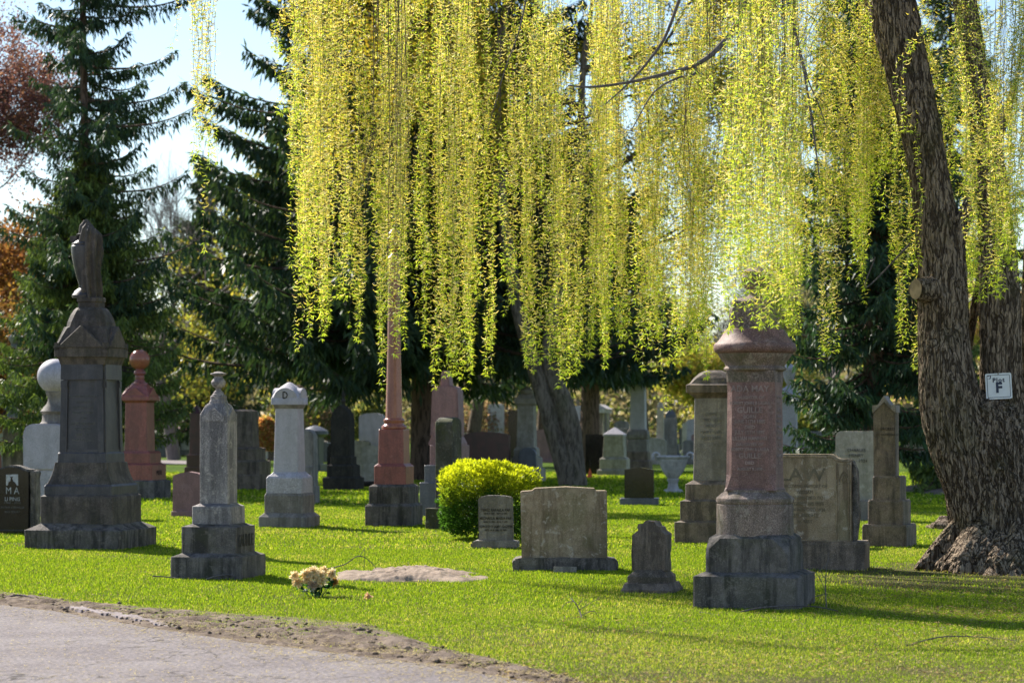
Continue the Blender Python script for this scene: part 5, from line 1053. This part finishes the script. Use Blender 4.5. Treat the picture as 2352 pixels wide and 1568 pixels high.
# strands: (x0, x1, lowest y, nearest D, farthest D, how many, catkin share, raggedness of the lower edge)
bundles = [
 (446, 488, 395, 22.0, 22.8, 26, .75, 130, 0), (452, 472, 575, 22.3, 22.4, 2, .45, 25, 0), (398, 408, 108, 22.3, 22.5, 3, .3, 25, 0), (410, 460, 60, 22.2, 22.8, 5, .4, 60, 0),
 (545, 660, 260, 21.6, 23.2, 20, .35, 170, 0), (600, 670, 120, 22.5, 24, 16, .5, 120, 0),
 (658, 690, 660, 21.8, 22.4, 12, .15, 260, 0), (680, 740, 800, 21.6, 23.4, 62, .72, 260, 0), (655, 740, 430, 22.4, 24.5, 60, .8, 220, 0), (738, 822, 780, 21.6, 23.6, 88, .75, 240, 0), (822, 862, 290, 22, 24, 20, .6, 200, 0),
 (868, 945, 890, 21.4, 23.2, 82, .68, 300, 0), (880, 930, 700, 23, 24.5, 36, .75, 200, 0), (945, 1000, 790, 22, 24, 34, .35, 330, 0),
 (1000, 1092, 890, 21.4, 23.6, 105, .62, 260, 0), (1085, 1135, 860, 22, 24.6, 44, .5, 300, 0), (1135, 1185, 640, 23, 25.5, 26, .35, 330, 0), (1150, 1200, 720, 21.8, 22.5, 14, .7, 200, 0),
 (1190, 1260, 850, 21.2, 22.6, 56, .62, 260, 180), (1248, 1310, 885, 21.6, 23.8, 62, .6, 260, 120), (1305, 1400, 855, 21.8, 25, 84, .58, 300, 0), (1395, 1480, 840, 21.6, 24.6, 84, .66, 280, 0), (1475, 1560, 850, 21.6, 24.8, 86, .6, 260, 0), (1536, 1544, 935, 21.8, 22, 2, .1, 20, 500),
 (1560, 1645, 865, 21.6, 25, 90, .6, 220, 0), (1640, 1700, 740, 21, 24.4, 60, .45, 240, 0), (1690, 1760, 760, 18.4, 21, 50, .3, 260, 0), (1755, 1830, 790, 18.4, 21, 46, .35, 300, 0), (1700, 1850, 640, 22, 25, 90, .55, 260, 0),
 (1650, 1860, 790, 25.5, 27.5, 60, .5, 260, 0), (1700, 1800, 720, 23, 25, 40, .5, 260, 0), (1830, 1905, 610, 22, 25.4, 56, .5, 300, 0), (1896, 1930, 825, 22.4, 23.2, 20, .75, 200, 350), (1925, 2000, 600, 22.5, 25.2, 60, .55, 280, 0), (1968, 1990, 690, 22.6, 23, 7, .2, 60, 0), (1990, 2050, 420, 23, 25, 34, .6, 240, 0),
 (2040, 2135, 850, 26.4, 27.6, 46, .35, 260, 420), (2080, 2110, 620, 24.6, 25, 5, .1, 200, 300), (2040, 2150, 640, 26.6, 28, 40, .5, 300, 0),
 (2185, 2260, 700, 26.6, 28, 52, .5, 300, 0), (2225, 2300, 690, 23.2, 24.6, 70, .45, 220, 150), (2290, 2370, 640, 22.6, 24.4, 92, .45, 200, 0), (2200, 2360, 420, 24.4, 27, 100, .55, 260, 0), (2360, 2600, 700, 23, 27, 80, .5, 300, 0),
 (1890, 2060, 520, 25, 27.5, 60, .5, 260, 0), (2100, 2240, 470, 26.3, 27.8, 64, .5, 260, 0), (2050, 2110, 300, 24.6, 25, 8, .4, 160, 0),
 (560, 1000, 230, 27, 29, 44, .5, 260, 0), (1000, 1420, 560, 26.5, 29, 120, .45, 400, 0), (1400, 2000, 640, 26.5, 29, 190, .5, 380, 0)]
g_ = np.random.default_rng(91)
TW, LP, LD, LL, LW, LC, CP, CN, CC = [], [], [], [], [], [], [], [], []
def lc_pick(n_, cols, w_): k_ = g_.choice(len(cols), n_, p=w_); return np.array(cols)[k_] * g_.uniform(.78, 1.22, (n_, 1))
leafc = [(.49, .58, .06), (.38, .52, .05), (.62, .64, .09), (.24, .38, .04)]
catc = [(.88, .82, .46), (.93, .88, .64), (.84, .77, .34)]
for (x0, x1, yb, d0_, d1_, cnt, cs, rag, ytop) in bundles:
    cs = min(.88, cs * 1.12 + .06); cnt = int(cnt * (1.3 if x0 >= 1300 and x1 <= 2060 else 1.0)); rag = rag * 1.15
    cnt = int(cnt * 0.60); sh_ = 2.9 if d0_ > 21.1 and d0_ < 23.3 and x0 < 2000 and x0 > 500 else (1.6 if d0_ < 26 and d0_ > 23.2 and x0 < 2000 else 0); d0_ += sh_; d1_ += sh_; nclump = max(1, cnt // 7); cxs = g_.uniform(x0, x1, nclump); cds = g_.uniform(d0_, d1_, nclump); cyb = yb - np.abs(g_.normal(0, rag * .36, nclump)); cyb[0] = yb; cdrift = g_.normal(0, .035 if x0 < 1140 else .075, nclump); carc = (.45 if x0 < 1140 else 1) * np.where(g_.uniform(size=nclump) < .38, g_.choice([-1, 1], nclump, p=[.35, .65]) * g_.uniform(50, 170, nclump), 0); cst = np.where(carc != 0, g_.uniform(-70, 260, nclump), -999)
    for i in range(cnt):
        j = i % nclump; D = cds[j] + g_.normal(0, .10); xb = cxs[j] + g_.normal(0, 7); y_end = cyb[j] - g_.exponential(rag * .28) if i >= nclump else cyb[j]
        ys = -g_.uniform(80, 190) if ytop == 0 else ytop - g_.uniform(-60, 120)
        if ytop == 0 and g_.uniform() < .15: ys = g_.uniform(-60, 120)
        if cst[j] > -900 and ytop == 0 and x0 > 500: ys = cst[j] + g_.normal(0, 14)
        if y_end < ys + 60: y_end = ys + 60 + g_.uniform(0, 60)
        p0 = pt(xb + g_.normal(0, 16) + (carc[j] if x0 > 500 else 0), ys, D + g_.normal(0, .15)); p1 = pt(xb, y_end, D); Ls = p0.z - p1.z; n_ = max(6, int(Ls / .036)); t = np.linspace(0, 1, n_)
        ph = g_.uniform(0, 6.28); wb = cdrift[j]; sw = wb * np.sin(t * 3.0 + j) * t + .045 * t * np.sin(t * 5 + ph) + .009 * np.sin(t * 19 + ph * 2)
        P = np.stack([p0.x + (p1.x - p0.x) * np.clip(t * 1.8, 0, 1) ** .7 + sw, p0.y + (p1.y - p0.y) * t + sw * .8, p0.z - Ls * t], -1)
        st = 3; Pt = P[::st]; r_ = np.linspace(.0022, .0009, len(Pt))
        if len(Pt) > 1: TW.append(np.hstack([Pt[:-1], r_[:-1, None], Pt[1:], r_[1:, None]]))
        isc = g_.uniform(size=n_) < cs * np.clip(1.15 - .9 * (t > .93), 0, 1); dn = noise3(np.stack([t * Ls * 3.2 + ph * 9, t * 0 + i, t * 0], -1), 5); isc &= g_.uniform(size=n_) < np.clip(dn * 2.1 - .15, .15, 1)
        az = g_.uniform(0, 2*np.pi, n_) * 1.0
        o_ = np.stack([np.cos(az), np.sin(az), np.zeros(n_)], -1)
        # catkins: arcs that leave the twig and curl up
        Pc = P[isc]; oc = o_[isc]; CP.append(Pc); CN.append(oc); 
        # leaf rosettes
        lf = np.where(g_.uniform(size=n_) < ((1.12 - cs * .62) + .4 * (t > .88)) * np.clip(dn * 1.7, .35, 1))[0]; m_ = len(lf)
        for rep in range(3):
            a2 = az[lf] + rep * 2.1 + g_.normal(0, .4, m_); dd = np.stack([np.cos(a2), np.sin(a2), g_.normal(-.55, .45, m_)], -1)
            LP.append(P[lf]); LD.append(dd); LL.append(g_.uniform(.024, .052, m_) * (1 + .4 * (t[lf] > .9))); LW.append(np.full(m_, .0082)); LC.append(lc_pick(m_, leafc, [.35, .28, .22, .15]))
        te = P[-1] + np.array([0, 0, -.002]); dd = np.stack([g_.normal(0, .5, 7), g_.normal(0, .5, 7), g_.uniform(-1, -.3, 7)], -1)
        LP.append(np.tile(te, (7, 1))); LD.append(dd); LL.append(g_.uniform(.035, .06, 7)); LW.append(np.full(7, .009)); LC.append(lc_pick(7, leafc[:2], [.6, .4]))
v1, q1 = tubes(np.vstack(TW), 3)
P = np.vstack(LP); v2, q2 = leaves(P, np.vstack(LD), np.concatenate(LL), np.concatenate(LW), g_); c2 = np.repeat(np.vstack(LC), 4, 0)
CPa, CNa = np.vstack(CP), np.vstack(CN); n_ = len(CPa); L_ = g_.uniform(.034, .068, n_)[:, None]; wdt = g_.uniform(.0035, .0054, n_)[:, None]; up = np.array([[0, 0, 1.]])
sd_ = np.stack([-CNa[:, 1], CNa[:, 0], CNa[:, 2]], -1)
def arc(u_): return CPa + CNa * L_ * (u_ * .95) + up * L_ * (-.28 * u_ + .62 * u_ ** 3)
ps = [arc(0.05), arc(.4), arc(.75), arc(1.0)]; ws = [.7, 1.1, 1.0, .35]; rings_ = []
for p_, w__ in zip(ps, ws): rings_.append(np.stack([p_ + sd_ * wdt * w__, p_ - sd_ * wdt * w__ * .6 + up * wdt * w__, p_ - sd_ * wdt * w__ * .6 - up * wdt * w__], 1))
v3 = np.stack(rings_, 1).reshape(-1, 3); q3 = []
for i in range(3):
    for j in range(3): k_ = (j + 1) % 3; q3.append([i*3+j, i*3+k_, (i+1)*3+k_, (i+1)*3+j])
q3 = (np.array(q3)[None] + (np.arange(n_) * 12)[:, None, None]).reshape(-1, 4); c3 = np.repeat(lc_pick(n_, catc, [.4, .3, .3]), 12, 0)
print('willow: leaves', len(P), 'catkins', n_, 'twig segs', len(v1) // 6)
mesh_obj('hanging_twigs', v1, q1, M['twig'], wroot)
V, Qd = merge([(v2, q2), (v3, q3)])
cr = mesh_obj('crown', V, Qd, M['willow_leaf'], wroot, tint=np.vstack([c2, c3])); 
# longer bare brown twigs
seg = []
for (x_, ya, yb, D, cnt) in [(865, -60, 420, 21.5, 7), (912, -60, 640, 21.4, 9), (925, -40, 500, 21.5, 4), (1140, -60, 330, 21.6, 4), (1790, -60, 420, 22, 12), (1760, -60, 520, 22, 10), (1820, -40, 500, 22.4, 8), (2225, -20, 300, 23.4, 3), (2240, -20, 260, 23.4, 3), (1640, 0, 420, 22.4, 8), (1580, 160, 560, 22.4, 5), (850, 300, 560, 23.8, 5), (2300, -60, 500, 23, 7)]:
    for i in range(cnt):
        xx = x_ + g_.normal(0, 9); lean = g_.normal(0, 18) - (60 if x_ == 850 else 0); pts_ = [pt(xx + lean * u_ + g_.normal(0, 2), ya + (yb - ya) * u_ * g_.uniform(.93, 1.05), D + g_.normal(0, .03)) for u_ in (0, .25, .5, .75, 1)]
        r0 = .0035 if i % 3 == 0 else .002
        seg.append(limb_segs([[*p_, r0 * (1 - .2 * j)] for j, p_ in enumerate(pts_)], 4))
v, q_ = tubes(np.vstack(seg), 4); mesh_obj('bare_twigs', v, q_, M['twig'], wroot)

# Plot sign on the right leader
sp = pt(2294, 886.5, WD - .30); sg = empty('plot_sign', sp, R(-6)); sg.rotation_euler = (R(-1), R(-3.0), R(-7)); tag(sg, 'square white metal sign reading Plot F nailed to the willow trunk', 'sign')
M['sign_white'] = plain('sign_white', (.78, .80, .82), .35, .05); M['sign_ink_and_shadow'] = plain('sign_ink_and_shadow', (.02, .03, .07), .5, .1); M['rust'] = plain('rust', (.2, .09, .04), .8)  # one dark colour for the lettering and the painted bolt shadow
def rrect(w_, h_, r_, y, t_, mat, name, par, inner=None):
    def loop(w2, h2, r2): 
        L__ = []
        for cx_, cz_, a0 in ((w2-r2, h2-r2, 0), (-w2+r2, h2-r2, 90), (-w2+r2, -h2+r2, 180), (w2-r2, -h2+r2, 270)):
            for k_ in range(7): a_ = R(a0 + 15 * k_); L__.append((cx_ + r2*math.cos(a_), cz_ + r2*math.sin(a_)))
        return L__
    A = loop(w_, h_, r_); n_ = len(A); V = [(x, y, z) for x, z in A] + [(x, y + t_, z) for x, z in A]
    if inner is None: Fc = [tuple(range(n_))[::-1], tuple(range(n_, 2*n_))] + [(i, (i+1) % n_, n_+(i+1) % n_, n_+i) for i in range(n_)]
    else:
        B = loop(w_-inner, h_-inner, max(.002, r_-inner)); V += [(x, y, z) for x, z in B]; Fc = [(i, (i+1) % n_, 2*n_+(i+1) % n_, 2*n_+i) for i in range(n_)]
    return mesh_obj(name, V, Fc, mat, par)
rrect(.135, .135, .018, 0, .004, M['sign_white'], 'plate', sg); rrect(.119, .119, .014, -.0012, .001, M['sign_ink_and_shadow'], 'border', sg, .0055)
def stext(body, size, x, z, bold):
    cu = bpy.data.curves.new('lettering', 'FONT'); cu.body = body; cu.size = size; cu.align_x = 'CENTER'; cu.align_y = 'CENTER'; cu.offset = bold; cu.extrude = .0006; cu.space_character = 1.25
    t = bpy.data.objects.new('lettering', cu); COL.objects.link(t); bpy.context.view_layer.update(); me = bpy.data.meshes.new_from_object(t.evaluated_get(bpy.context.evaluated_depsgraph_get())); bpy.data.objects.remove(t)
    me.materials.clear(); me.materials.append(M['sign_ink_and_shadow']); o = link(bpy.data.objects.new('lettering', me), sg); o.rotation_euler = (R(90), 0, 0); o.location = (x, -.0025, z); return o
stext('Plot', .062, .0, .062, .0022); stext('F', .145, .0, -.02, .006)
for (x_, z_) in ((-.104, .112), (0, .128)):
    bm = bmesh.new(); bmesh.ops.create_cone(bm, cap_ends=True, segments=10, radius1=.006, radius2=.005, depth=.012, matrix=Matrix.Translation((x_, -.004, z_)) @ Matrix.Rotation(R(90), 4, 'X')); me = bpy.data.meshes.new('nail'); bm.to_mesh(me); bm.free(); me.materials.append(M['rust']); link(bpy.data.objects.new('nail', me), sg)
V = []; Fc = []
for i in range(14):
    a_ = -1.9 + i * .24
    for rr_ in (.020, .029 if 3 < i < 12 else .023): V.append((-.104 + rr_ * math.cos(a_), -.003, .100 + rr_ * math.sin(a_)))
for i in range(13): Fc.append((2*i, 2*i+1, 2*i+3, 2*i+2))
mesh_obj('bolt_shadow_curl', V, Fc, M['sign_ink_and_shadow'], sg)  # cast shadow of the round bolt, laid on the plate as a dark curl

# ---------------------------------------------------------------- leaning twin-stem tree in the middle distance
LDp = gD(1117) + .5; le = empty('leaning_tree', (0, 0, 0)); tag(le, 'leaning twin stemmed tree with grey brown bark in the middle distance', 'tree')
M['lean_bark'] = barkmat('lean_bark', (0.09, 0.072, 0.056), (0.22, 0.18, 0.14), 5, .25, .3, 1, .04); parts = []
v, q_, _ = bark_tube([W_(1312, 1130, LDp, 24.0), W_(1300, 1080, LDp, 21.6), W_(1275, 1000, LDp, 20.0), W_(1245, 900, LDp, 19.2), W_(1215, 800, LDp, 17.6), W_(1188, 700, LDp, 15.2), W_(1172, 600, LDp, 13.6), W_(1155, 480, LDp, 12.0), W_(1140, 300, LDp, 10.4), W_(1150, 100, LDp, 8.0), W_(1200, -150, LDp, 4.0)], 16, 48, .03, 5, 41); parts.append((v, q_))
v, q_, _ = bark_tube([W_(1322, 1130, LDp, 27.2), W_(1318, 1060, LDp, 22.4), W_(1310, 980, LDp, 21.6), W_(1292, 920, LDp, 20.8), W_(1268, 860, LDp, 16.8), W_(1262, 780, LDp, 13.6), W_(1290, 620, LDp, 11.2), W_(1330, 420, LDp, 9.6), W_(1340, 150, LDp, 6.4), W_(1380, -100, LDp, 3.2)], 16, 48, .03, 5, 42); parts.append((v, q_))
V, Qd = merge(parts); mesh_obj('trunk', V, Qd, M['lean_bark'], le, smooth=180)
seg = []; tips = []
for (x_, y_, dx_) in [(1165, 560, -1), (1150, 400, -1), (1142, 320, 1), (1150, 120, -1), (1290, 620, 1), (1310, 500, -1), (1330, 420, 1), (1340, 250, -1), (1340, 160, 1), (1180, -60, -1), (1360, -20, 1)]:
    s__, t__ = branching(g_, pt(x_, y_, LDp), (dx_, g_.normal(0, .5), .5), 2.0, .09, 4, 2, .5, .2, .78); seg += s__; tips += t__
v, q_ = tubes(seg, 4); mesh_obj('branches', v, q_, M['twig'], le)
P = np.repeat(np.array([t[0] for t in tips]), 7, 0); P = P + g_.normal(0, .2, P.shape); V, T = leaves(P, g_.normal(size=P.shape), .10 * g_.uniform(.6, 1.4, len(P)), .06, g_); mesh_obj('crown', V, T, M['leaf'], le, tint=tint(len(P), 4, [(.42, .36, .04), (.38, .26, .04), (.26, .28, .04)], g_))

# ---------------------------------------------------------------- grass
g_ = np.random.default_rng(101)
M['grass'] = leafmat('grass', 0.45, tgain=(1.35, 1.35, .55), rough=.6, spec=.1)
stones = []
for o in list(COL.objects):
    if o.type == 'EMPTY' and o.get('category') in ('monument', 'headstone') and o.location.y < 45:
        for ch in o.children:
            if ch.name.split('.')[0] == 'base':
                co = np.array([v.co[:] for v in ch.data.vertices]); stones.append((o.location.x, o.location.y, o.rotation_euler.z, co[:, 0].min(), co[:, 0].max(), co[:, 1].min(), co[:, 1].max()))
def scatter(ya, yb, dens, hgt, wid, x_lo=-80, x_hi=2430):
    """blades between picture rows ya (far) and yb (near); dens per square metre"""
    Dn, Df = gD(yb), gD(ya); area = (x_hi - x_lo) / F * (Df**2 - Dn**2) / 2; n_ = int(area * dens)
    D = np.sqrt(g_.uniform(Dn**2, Df**2, n_)); X = (g_.uniform(x_lo, x_hi, n_) - CX) / F * D
    x = X / D * F + CX; y = HY + F * EYE / D
    P = np.stack([X, D, D * 0], -1); edge_n = (fbm(P * 2.5, 12, 4) - .5) * 46 + (noise3(P * 14, 4) - .5) * 16
    into = np.clip((y - soil_y(x) - edge_n * .75 - 4) / 50, 0, 1); keep = (g_.uniform(size=n_) > into ** 1.1 * .97) & (y < road_y(x) - 3)
    thin = fbm(P * 1.1, 31, 4); fine = noise3(P * 5, 35)
    near_tree = np.exp(-(((X - 5.3) / 2.6) ** 2 + ((D - 24.3) / 2.6) ** 2)); corner = np.clip((1568 - y) / 150, 0, 1); dry = np.clip((y - 1440) / 110, 0, 1) * np.clip((x - 1150) / 300, 0, 1)
    bare = (thin - .5) * 2.2 + near_tree * 1.25 + dry * .55 + (fine - .5) * .4; keep &= g_.uniform(size=n_) > np.clip(bare - .16, 0, .93)
    keep &= ~((((X - Xm) / .70) ** 2 + ((D - Ym) / 1.06) ** 2 + (fbm(P * 5, 91, 3) - .5) * 2.4) < .72)
    for (sx0, sy0, rz, ax, bx, ay, by) in stones:
        c_, s_ = math.cos(-rz), math.sin(-rz); lx = (X - sx0) * c_ - (D - sy0) * s_; ly = (X - sx0) * s_ + (D - sy0) * c_; keep &= ~((lx > ax + .01) & (lx < bx - .01) & (ly > ay + .01) & (ly < by - .01))
    P, x, y, thin, dry, near_tree = P[keep], x[keep], y[keep], thin[keep], dry[keep], near_tree[keep]; n_ = len(P)
    tuft = fbm(P * 9, 50, 3); H = hgt * g_.uniform(.45, 1.25, n_) * (.55 + .9 * tuft) * (1 - .35 * dry); a = g_.uniform(0, 2*np.pi, n_); lean = np.stack([np.cos(a), np.sin(a), 0 * a], -1) * (H * g_.uniform(.1, .75, n_))[:, None]
    sdv = np.stack([np.cos(a + 1.57 + g_.normal(0, .5, n_)), np.sin(a + 1.57), 0 * a], -1) * (wid * g_.uniform(.6, 1.3, n_) * .5)[:, None]
    mid = P + lean * .35; mid[:, 2] += H * .6; tip = P + lean; tip[:, 2] += H
    V = np.stack([P - sdv, P + sdv, mid + sdv * .8, mid - sdv * .8, tip], 1).reshape(-1, 3); b = np.arange(n_)[:, None] * 5
    T = np.concatenate([b + [0, 1, 2], b + [0, 2, 3], b + [3, 2, 4]], 1).reshape(-1, 3)
    cols = np.array([(.21, .31, .024), (.31, .40, .032), (.11, .20, .018), (.50, .46, .16)]); patch = np.clip((fbm(P * .8, 77, 3) - .5) * 2 + .5 * dry + .6 * near_tree, 0, .6)
    u = g_.uniform(size=n_); k_ = np.where(u < .04 + patch * .45, 3, np.where(u < .40, 0, np.where(u < .72, 1, 2))); c = cols[k_] * g_.uniform(.75, 1.25, (n_, 1))
    return V, T, np.repeat(c, 5, 0)
A = [scatter(1395, 1590, 6000, .021, .0038), scatter(1262, 1395, 3800, .022, .006), scatter(1160, 1262, 1300, .024, .012), scatter(1085, 1160, 180, .04, .035)]
V = np.vstack([a_[0] for a_ in A]); C_ = np.vstack([a_[2] for a_ in A]); o_ = 0; TT = []
for a_ in A: TT.append(a_[1] + o_); o_ += len(a_[0])
print('grass verts', len(V)); tag(mesh_obj('grass', V, np.vstack(TT), M['grass'], tint=C_), 'short bright green spring grass covering the cemetery lawn', 'grass', kind='stuff')

# fallen catkins and straw on road, soil and lawn
k = 15000; x = g_.uniform(-60, 2400, k); y = 1330 + g_.uniform(0, 1, k) ** .7 * 250; nr_ = g_.uniform(size=k) < .42; xn_ = g_.uniform(-60, 1450, k); x = np.where(nr_, xn_, x); y = np.where(nr_, road_y(xn_) + g_.normal(6, 16, k), y); D = F * EYE / (y - HY); onroad = y > road_y(x)
P = np.stack([(x - CX) / F * D, D, np.where(onroad, .010, .03)], -1); a = g_.uniform(0, 2*np.pi, k); dv = np.stack([np.cos(a), np.sin(a), g_.uniform(0, .15, k)], -1)
V, T = leaves(P, dv, .034 * g_.uniform(.6, 1.5, k), .006 + .003 * g_.uniform(size=k), g_, side=np.stack([-np.sin(a), np.cos(a), a * 0], -1))
tag(mesh_obj('fallen_catkins', V, T, M['petal'], tint=tint(k, 4, [(.62, .50, .20), (.50, .40, .16), (.42, .32, .18)], g_)), 'pale yellow fallen catkins littering the road edge and lawn', 'catkins', kind='stuff')
k = 9000; a1 = g_.uniform(size=k) < .55
x = np.where(a1, g_.normal(2200, 150, k), g_.uniform(1150, 2400, k)); y = np.where(a1, g_.normal(1375, 45, k), 1400 + g_.uniform(0, 1, k) ** .6 * 190); ok = (y > 1225) & (y > 1200); x, y = x[ok], y[ok]; k = len(x); D = F * EYE / (y - HY)
cl_ = fbm(np.stack([(x - CX) / F * D * 1.3, D * 1.3, x * 0], -1), 66, 4); kk_ = cl_ > .46; x, y, D = x[kk_], y[kk_], D[kk_]; k = len(x)
P = np.stack([(x - CX) / F * D, D, g_.uniform(.012, .026, k)], -1); a = g_.uniform(0, 2*np.pi, k); dv = np.stack([np.cos(a), np.sin(a), g_.uniform(-.1, .4, k)], -1)
V, T = leaves(P, dv, .028 * g_.uniform(.4, 1.7, k), .006 * g_.uniform(.5, 1.6, k), g_)
tag(mesh_obj('dead_leaves', V, T, M['leaf'], tint=tint(k, 4, [(.30, .22, .13), (.18, .12, .07), (.34, .27, .16), (.12, .08, .05)], g_)), 'dry brown leaves and straw on the thin lawn around the willow foot', 'leaves', kind='stuff')
# fallen twigs, each a thing
def twig(label, pts_, r0, side=None, name='fallen_twig'):
    P0 = [pt(x_, y_, D) if D else None for x_, y_, D in pts_]; o0 = P0[0].copy(); o0.z = 0; seg = [limb_segs([[*(p_ - o0), r0 * (1 - .7 * j / len(P0))] for j, p_ in enumerate(P0)], 6)]
    for s_ in (side or []):
        Q0 = [pt(x_, y_, D) for x_, y_, D in s_]; seg.append(limb_segs([[*(p_ - o0), r0 * .5 * (1 - .6 * j / len(Q0))] for j, p_ in enumerate(Q0)], 5))
    v, q_ = tubes(np.vstack(seg), 5); o = mesh_obj(name, v, q_, M['grey_twig'], smooth=180); o.location = o0; tag(o, label, 'twig')
twig('arched pale twig leaning against the base of the stepped grey pillar', [(474, 1330, 23.8), (500, 1322, 23.8), (530, 1320, 23.9), (556, 1330, 23.9)], .012)
twig('long thin branch lying in front of the big column base', [(1690, 1408, 19.8), (1740, 1396, 19.9), (1800, 1391, 20), (1870, 1392, 20.1), (1925, 1402, 19.9)], .009, [[(1860, 1392, 20), (1868, 1372, 19.8), (1900, 1362, 19.8)]])
twig('pale branch on the grass left of the big column', [(1606, 1406, 19.8), (1650, 1412, 19.7), (1700, 1420, 19.4), (1740, 1432, 19)], .009)
twig('bare upright sapling twigs beside the right corner of the big column', [(2018 - 120, 1398, 20.2), (1896, 1350, 20.3), (1898, 1310, 20.3), (1904, 1268, 20.3)], .006, [[(1897, 1330, 20.3), (1876, 1300, 20.3)], [(1880, 1312, 20.3), (1902, 1290, 20.3), (1906, 1280, 20.3)], [(1897, 1360, 20.3), (1880, 1322, 20.2), (1866, 1312, 20.2)]])
twig('small upright forked twig with pale hanging bits on the centre lawn', [(1338, 1421, 19.4), (1330, 1400, 19.5), (1322, 1385, 19.5), (1310, 1372, 19.6)], .007, [[(1330, 1400, 19.5), (1350, 1388, 19.5), (1376, 1372, 19.5)], [(1326, 1392, 19.5), (1340, 1372, 19.5)], [(1318, 1380, 19.5), (1300, 1384, 19.5), (1290, 1398, 19.6)], [(1336, 1412, 19.4), (1362, 1402, 19.4), (1374, 1414, 19.4)]])
twig('dark arched twig behind the flower bunch', [(742, 1308, 25.4), (790, 1296, 25.4), (824, 1276, 25.4), (852, 1290, 25.4), (868, 1312, 25.4)], .007, [[(826, 1278, 25.4), (838, 1262, 25.4), (836, 1312, 25.4)]])
twig('thin twig on the grass left of the stepped grey pillar', [(350, 1322, 24), (400, 1326, 24), (440, 1336, 23.8), (450, 1340, 23.8)], .007)
twig('dark twig lying near the left picture edge', [(10, 1372, 21.2), (40, 1366, 21.3), (70, 1370, 21.2), (95, 1378, 21)], .009)
twig('curved twig in the lower right lawn', [(2080, 1482, 17), (2160, 1462, 17.4), (2250, 1462, 17.5), (2352, 1472, 17.3)], .006)
twig('short twig on the lawn right of the big column', [(2010, 1406, 20), (2030, 1416, 19.6), (2060, 1420, 19.4), (2095, 1424, 19.2)], .008)
# earth patch and root lump behind the willow
bm = bmesh.new(); bmesh.ops.create_icosphere(bm, subdivisions=4, radius=1)
for v_ in bm.verts: n_ = fbm(np.array([v_.co[:]]) * 2.2, 6, 4)[0]; v_.co = Vector((v_.co.x * .36, v_.co.y * .35, v_.co.z * .15)) * (.7 + .8 * n_)
me = bpy.data.meshes.new('root_lump'); bm.to_mesh(me); bm.free(); me.materials.append(M['willow_bark']); me.shade_smooth(); o = link(bpy.data.objects.new('root_lump', me)); X, Y = gp(2196, 1214); o.location = (X, Y, .02); tag(o, 'brown gnarled root lump rising from the grass behind the willow trunk', 'root')
gx, gy = np.meshgrid(np.linspace(-1.9, 1.9, 70), np.linspace(-4, 4, 60), indexing='ij'); P = np.stack([gx, gy, gx*0], -1); X, Y = gp(2215, 1128); rr = np.sqrt((gx/1.7)**2 + (gy/3.6)**2)
P[..., 2] = .22 * np.clip(1 - rr**2, 0, 1) + .05 * (fbm(P * 3, 3, 3) - .5) - .03; idx = np.arange(70*60).reshape(70, 60); q_ = np.stack([idx[:-1, :-1], idx[1:, :-1], idx[1:, 1:], idx[:-1, 1:]], -1).reshape(-1, 4)
o = mesh_obj('earth_mound', P.reshape(-1, 3), q_, M['soil'], smooth=180); o.location = (X, Y, 0); tag(o, 'long low brown earth bank behind the willow trunk', 'mound')
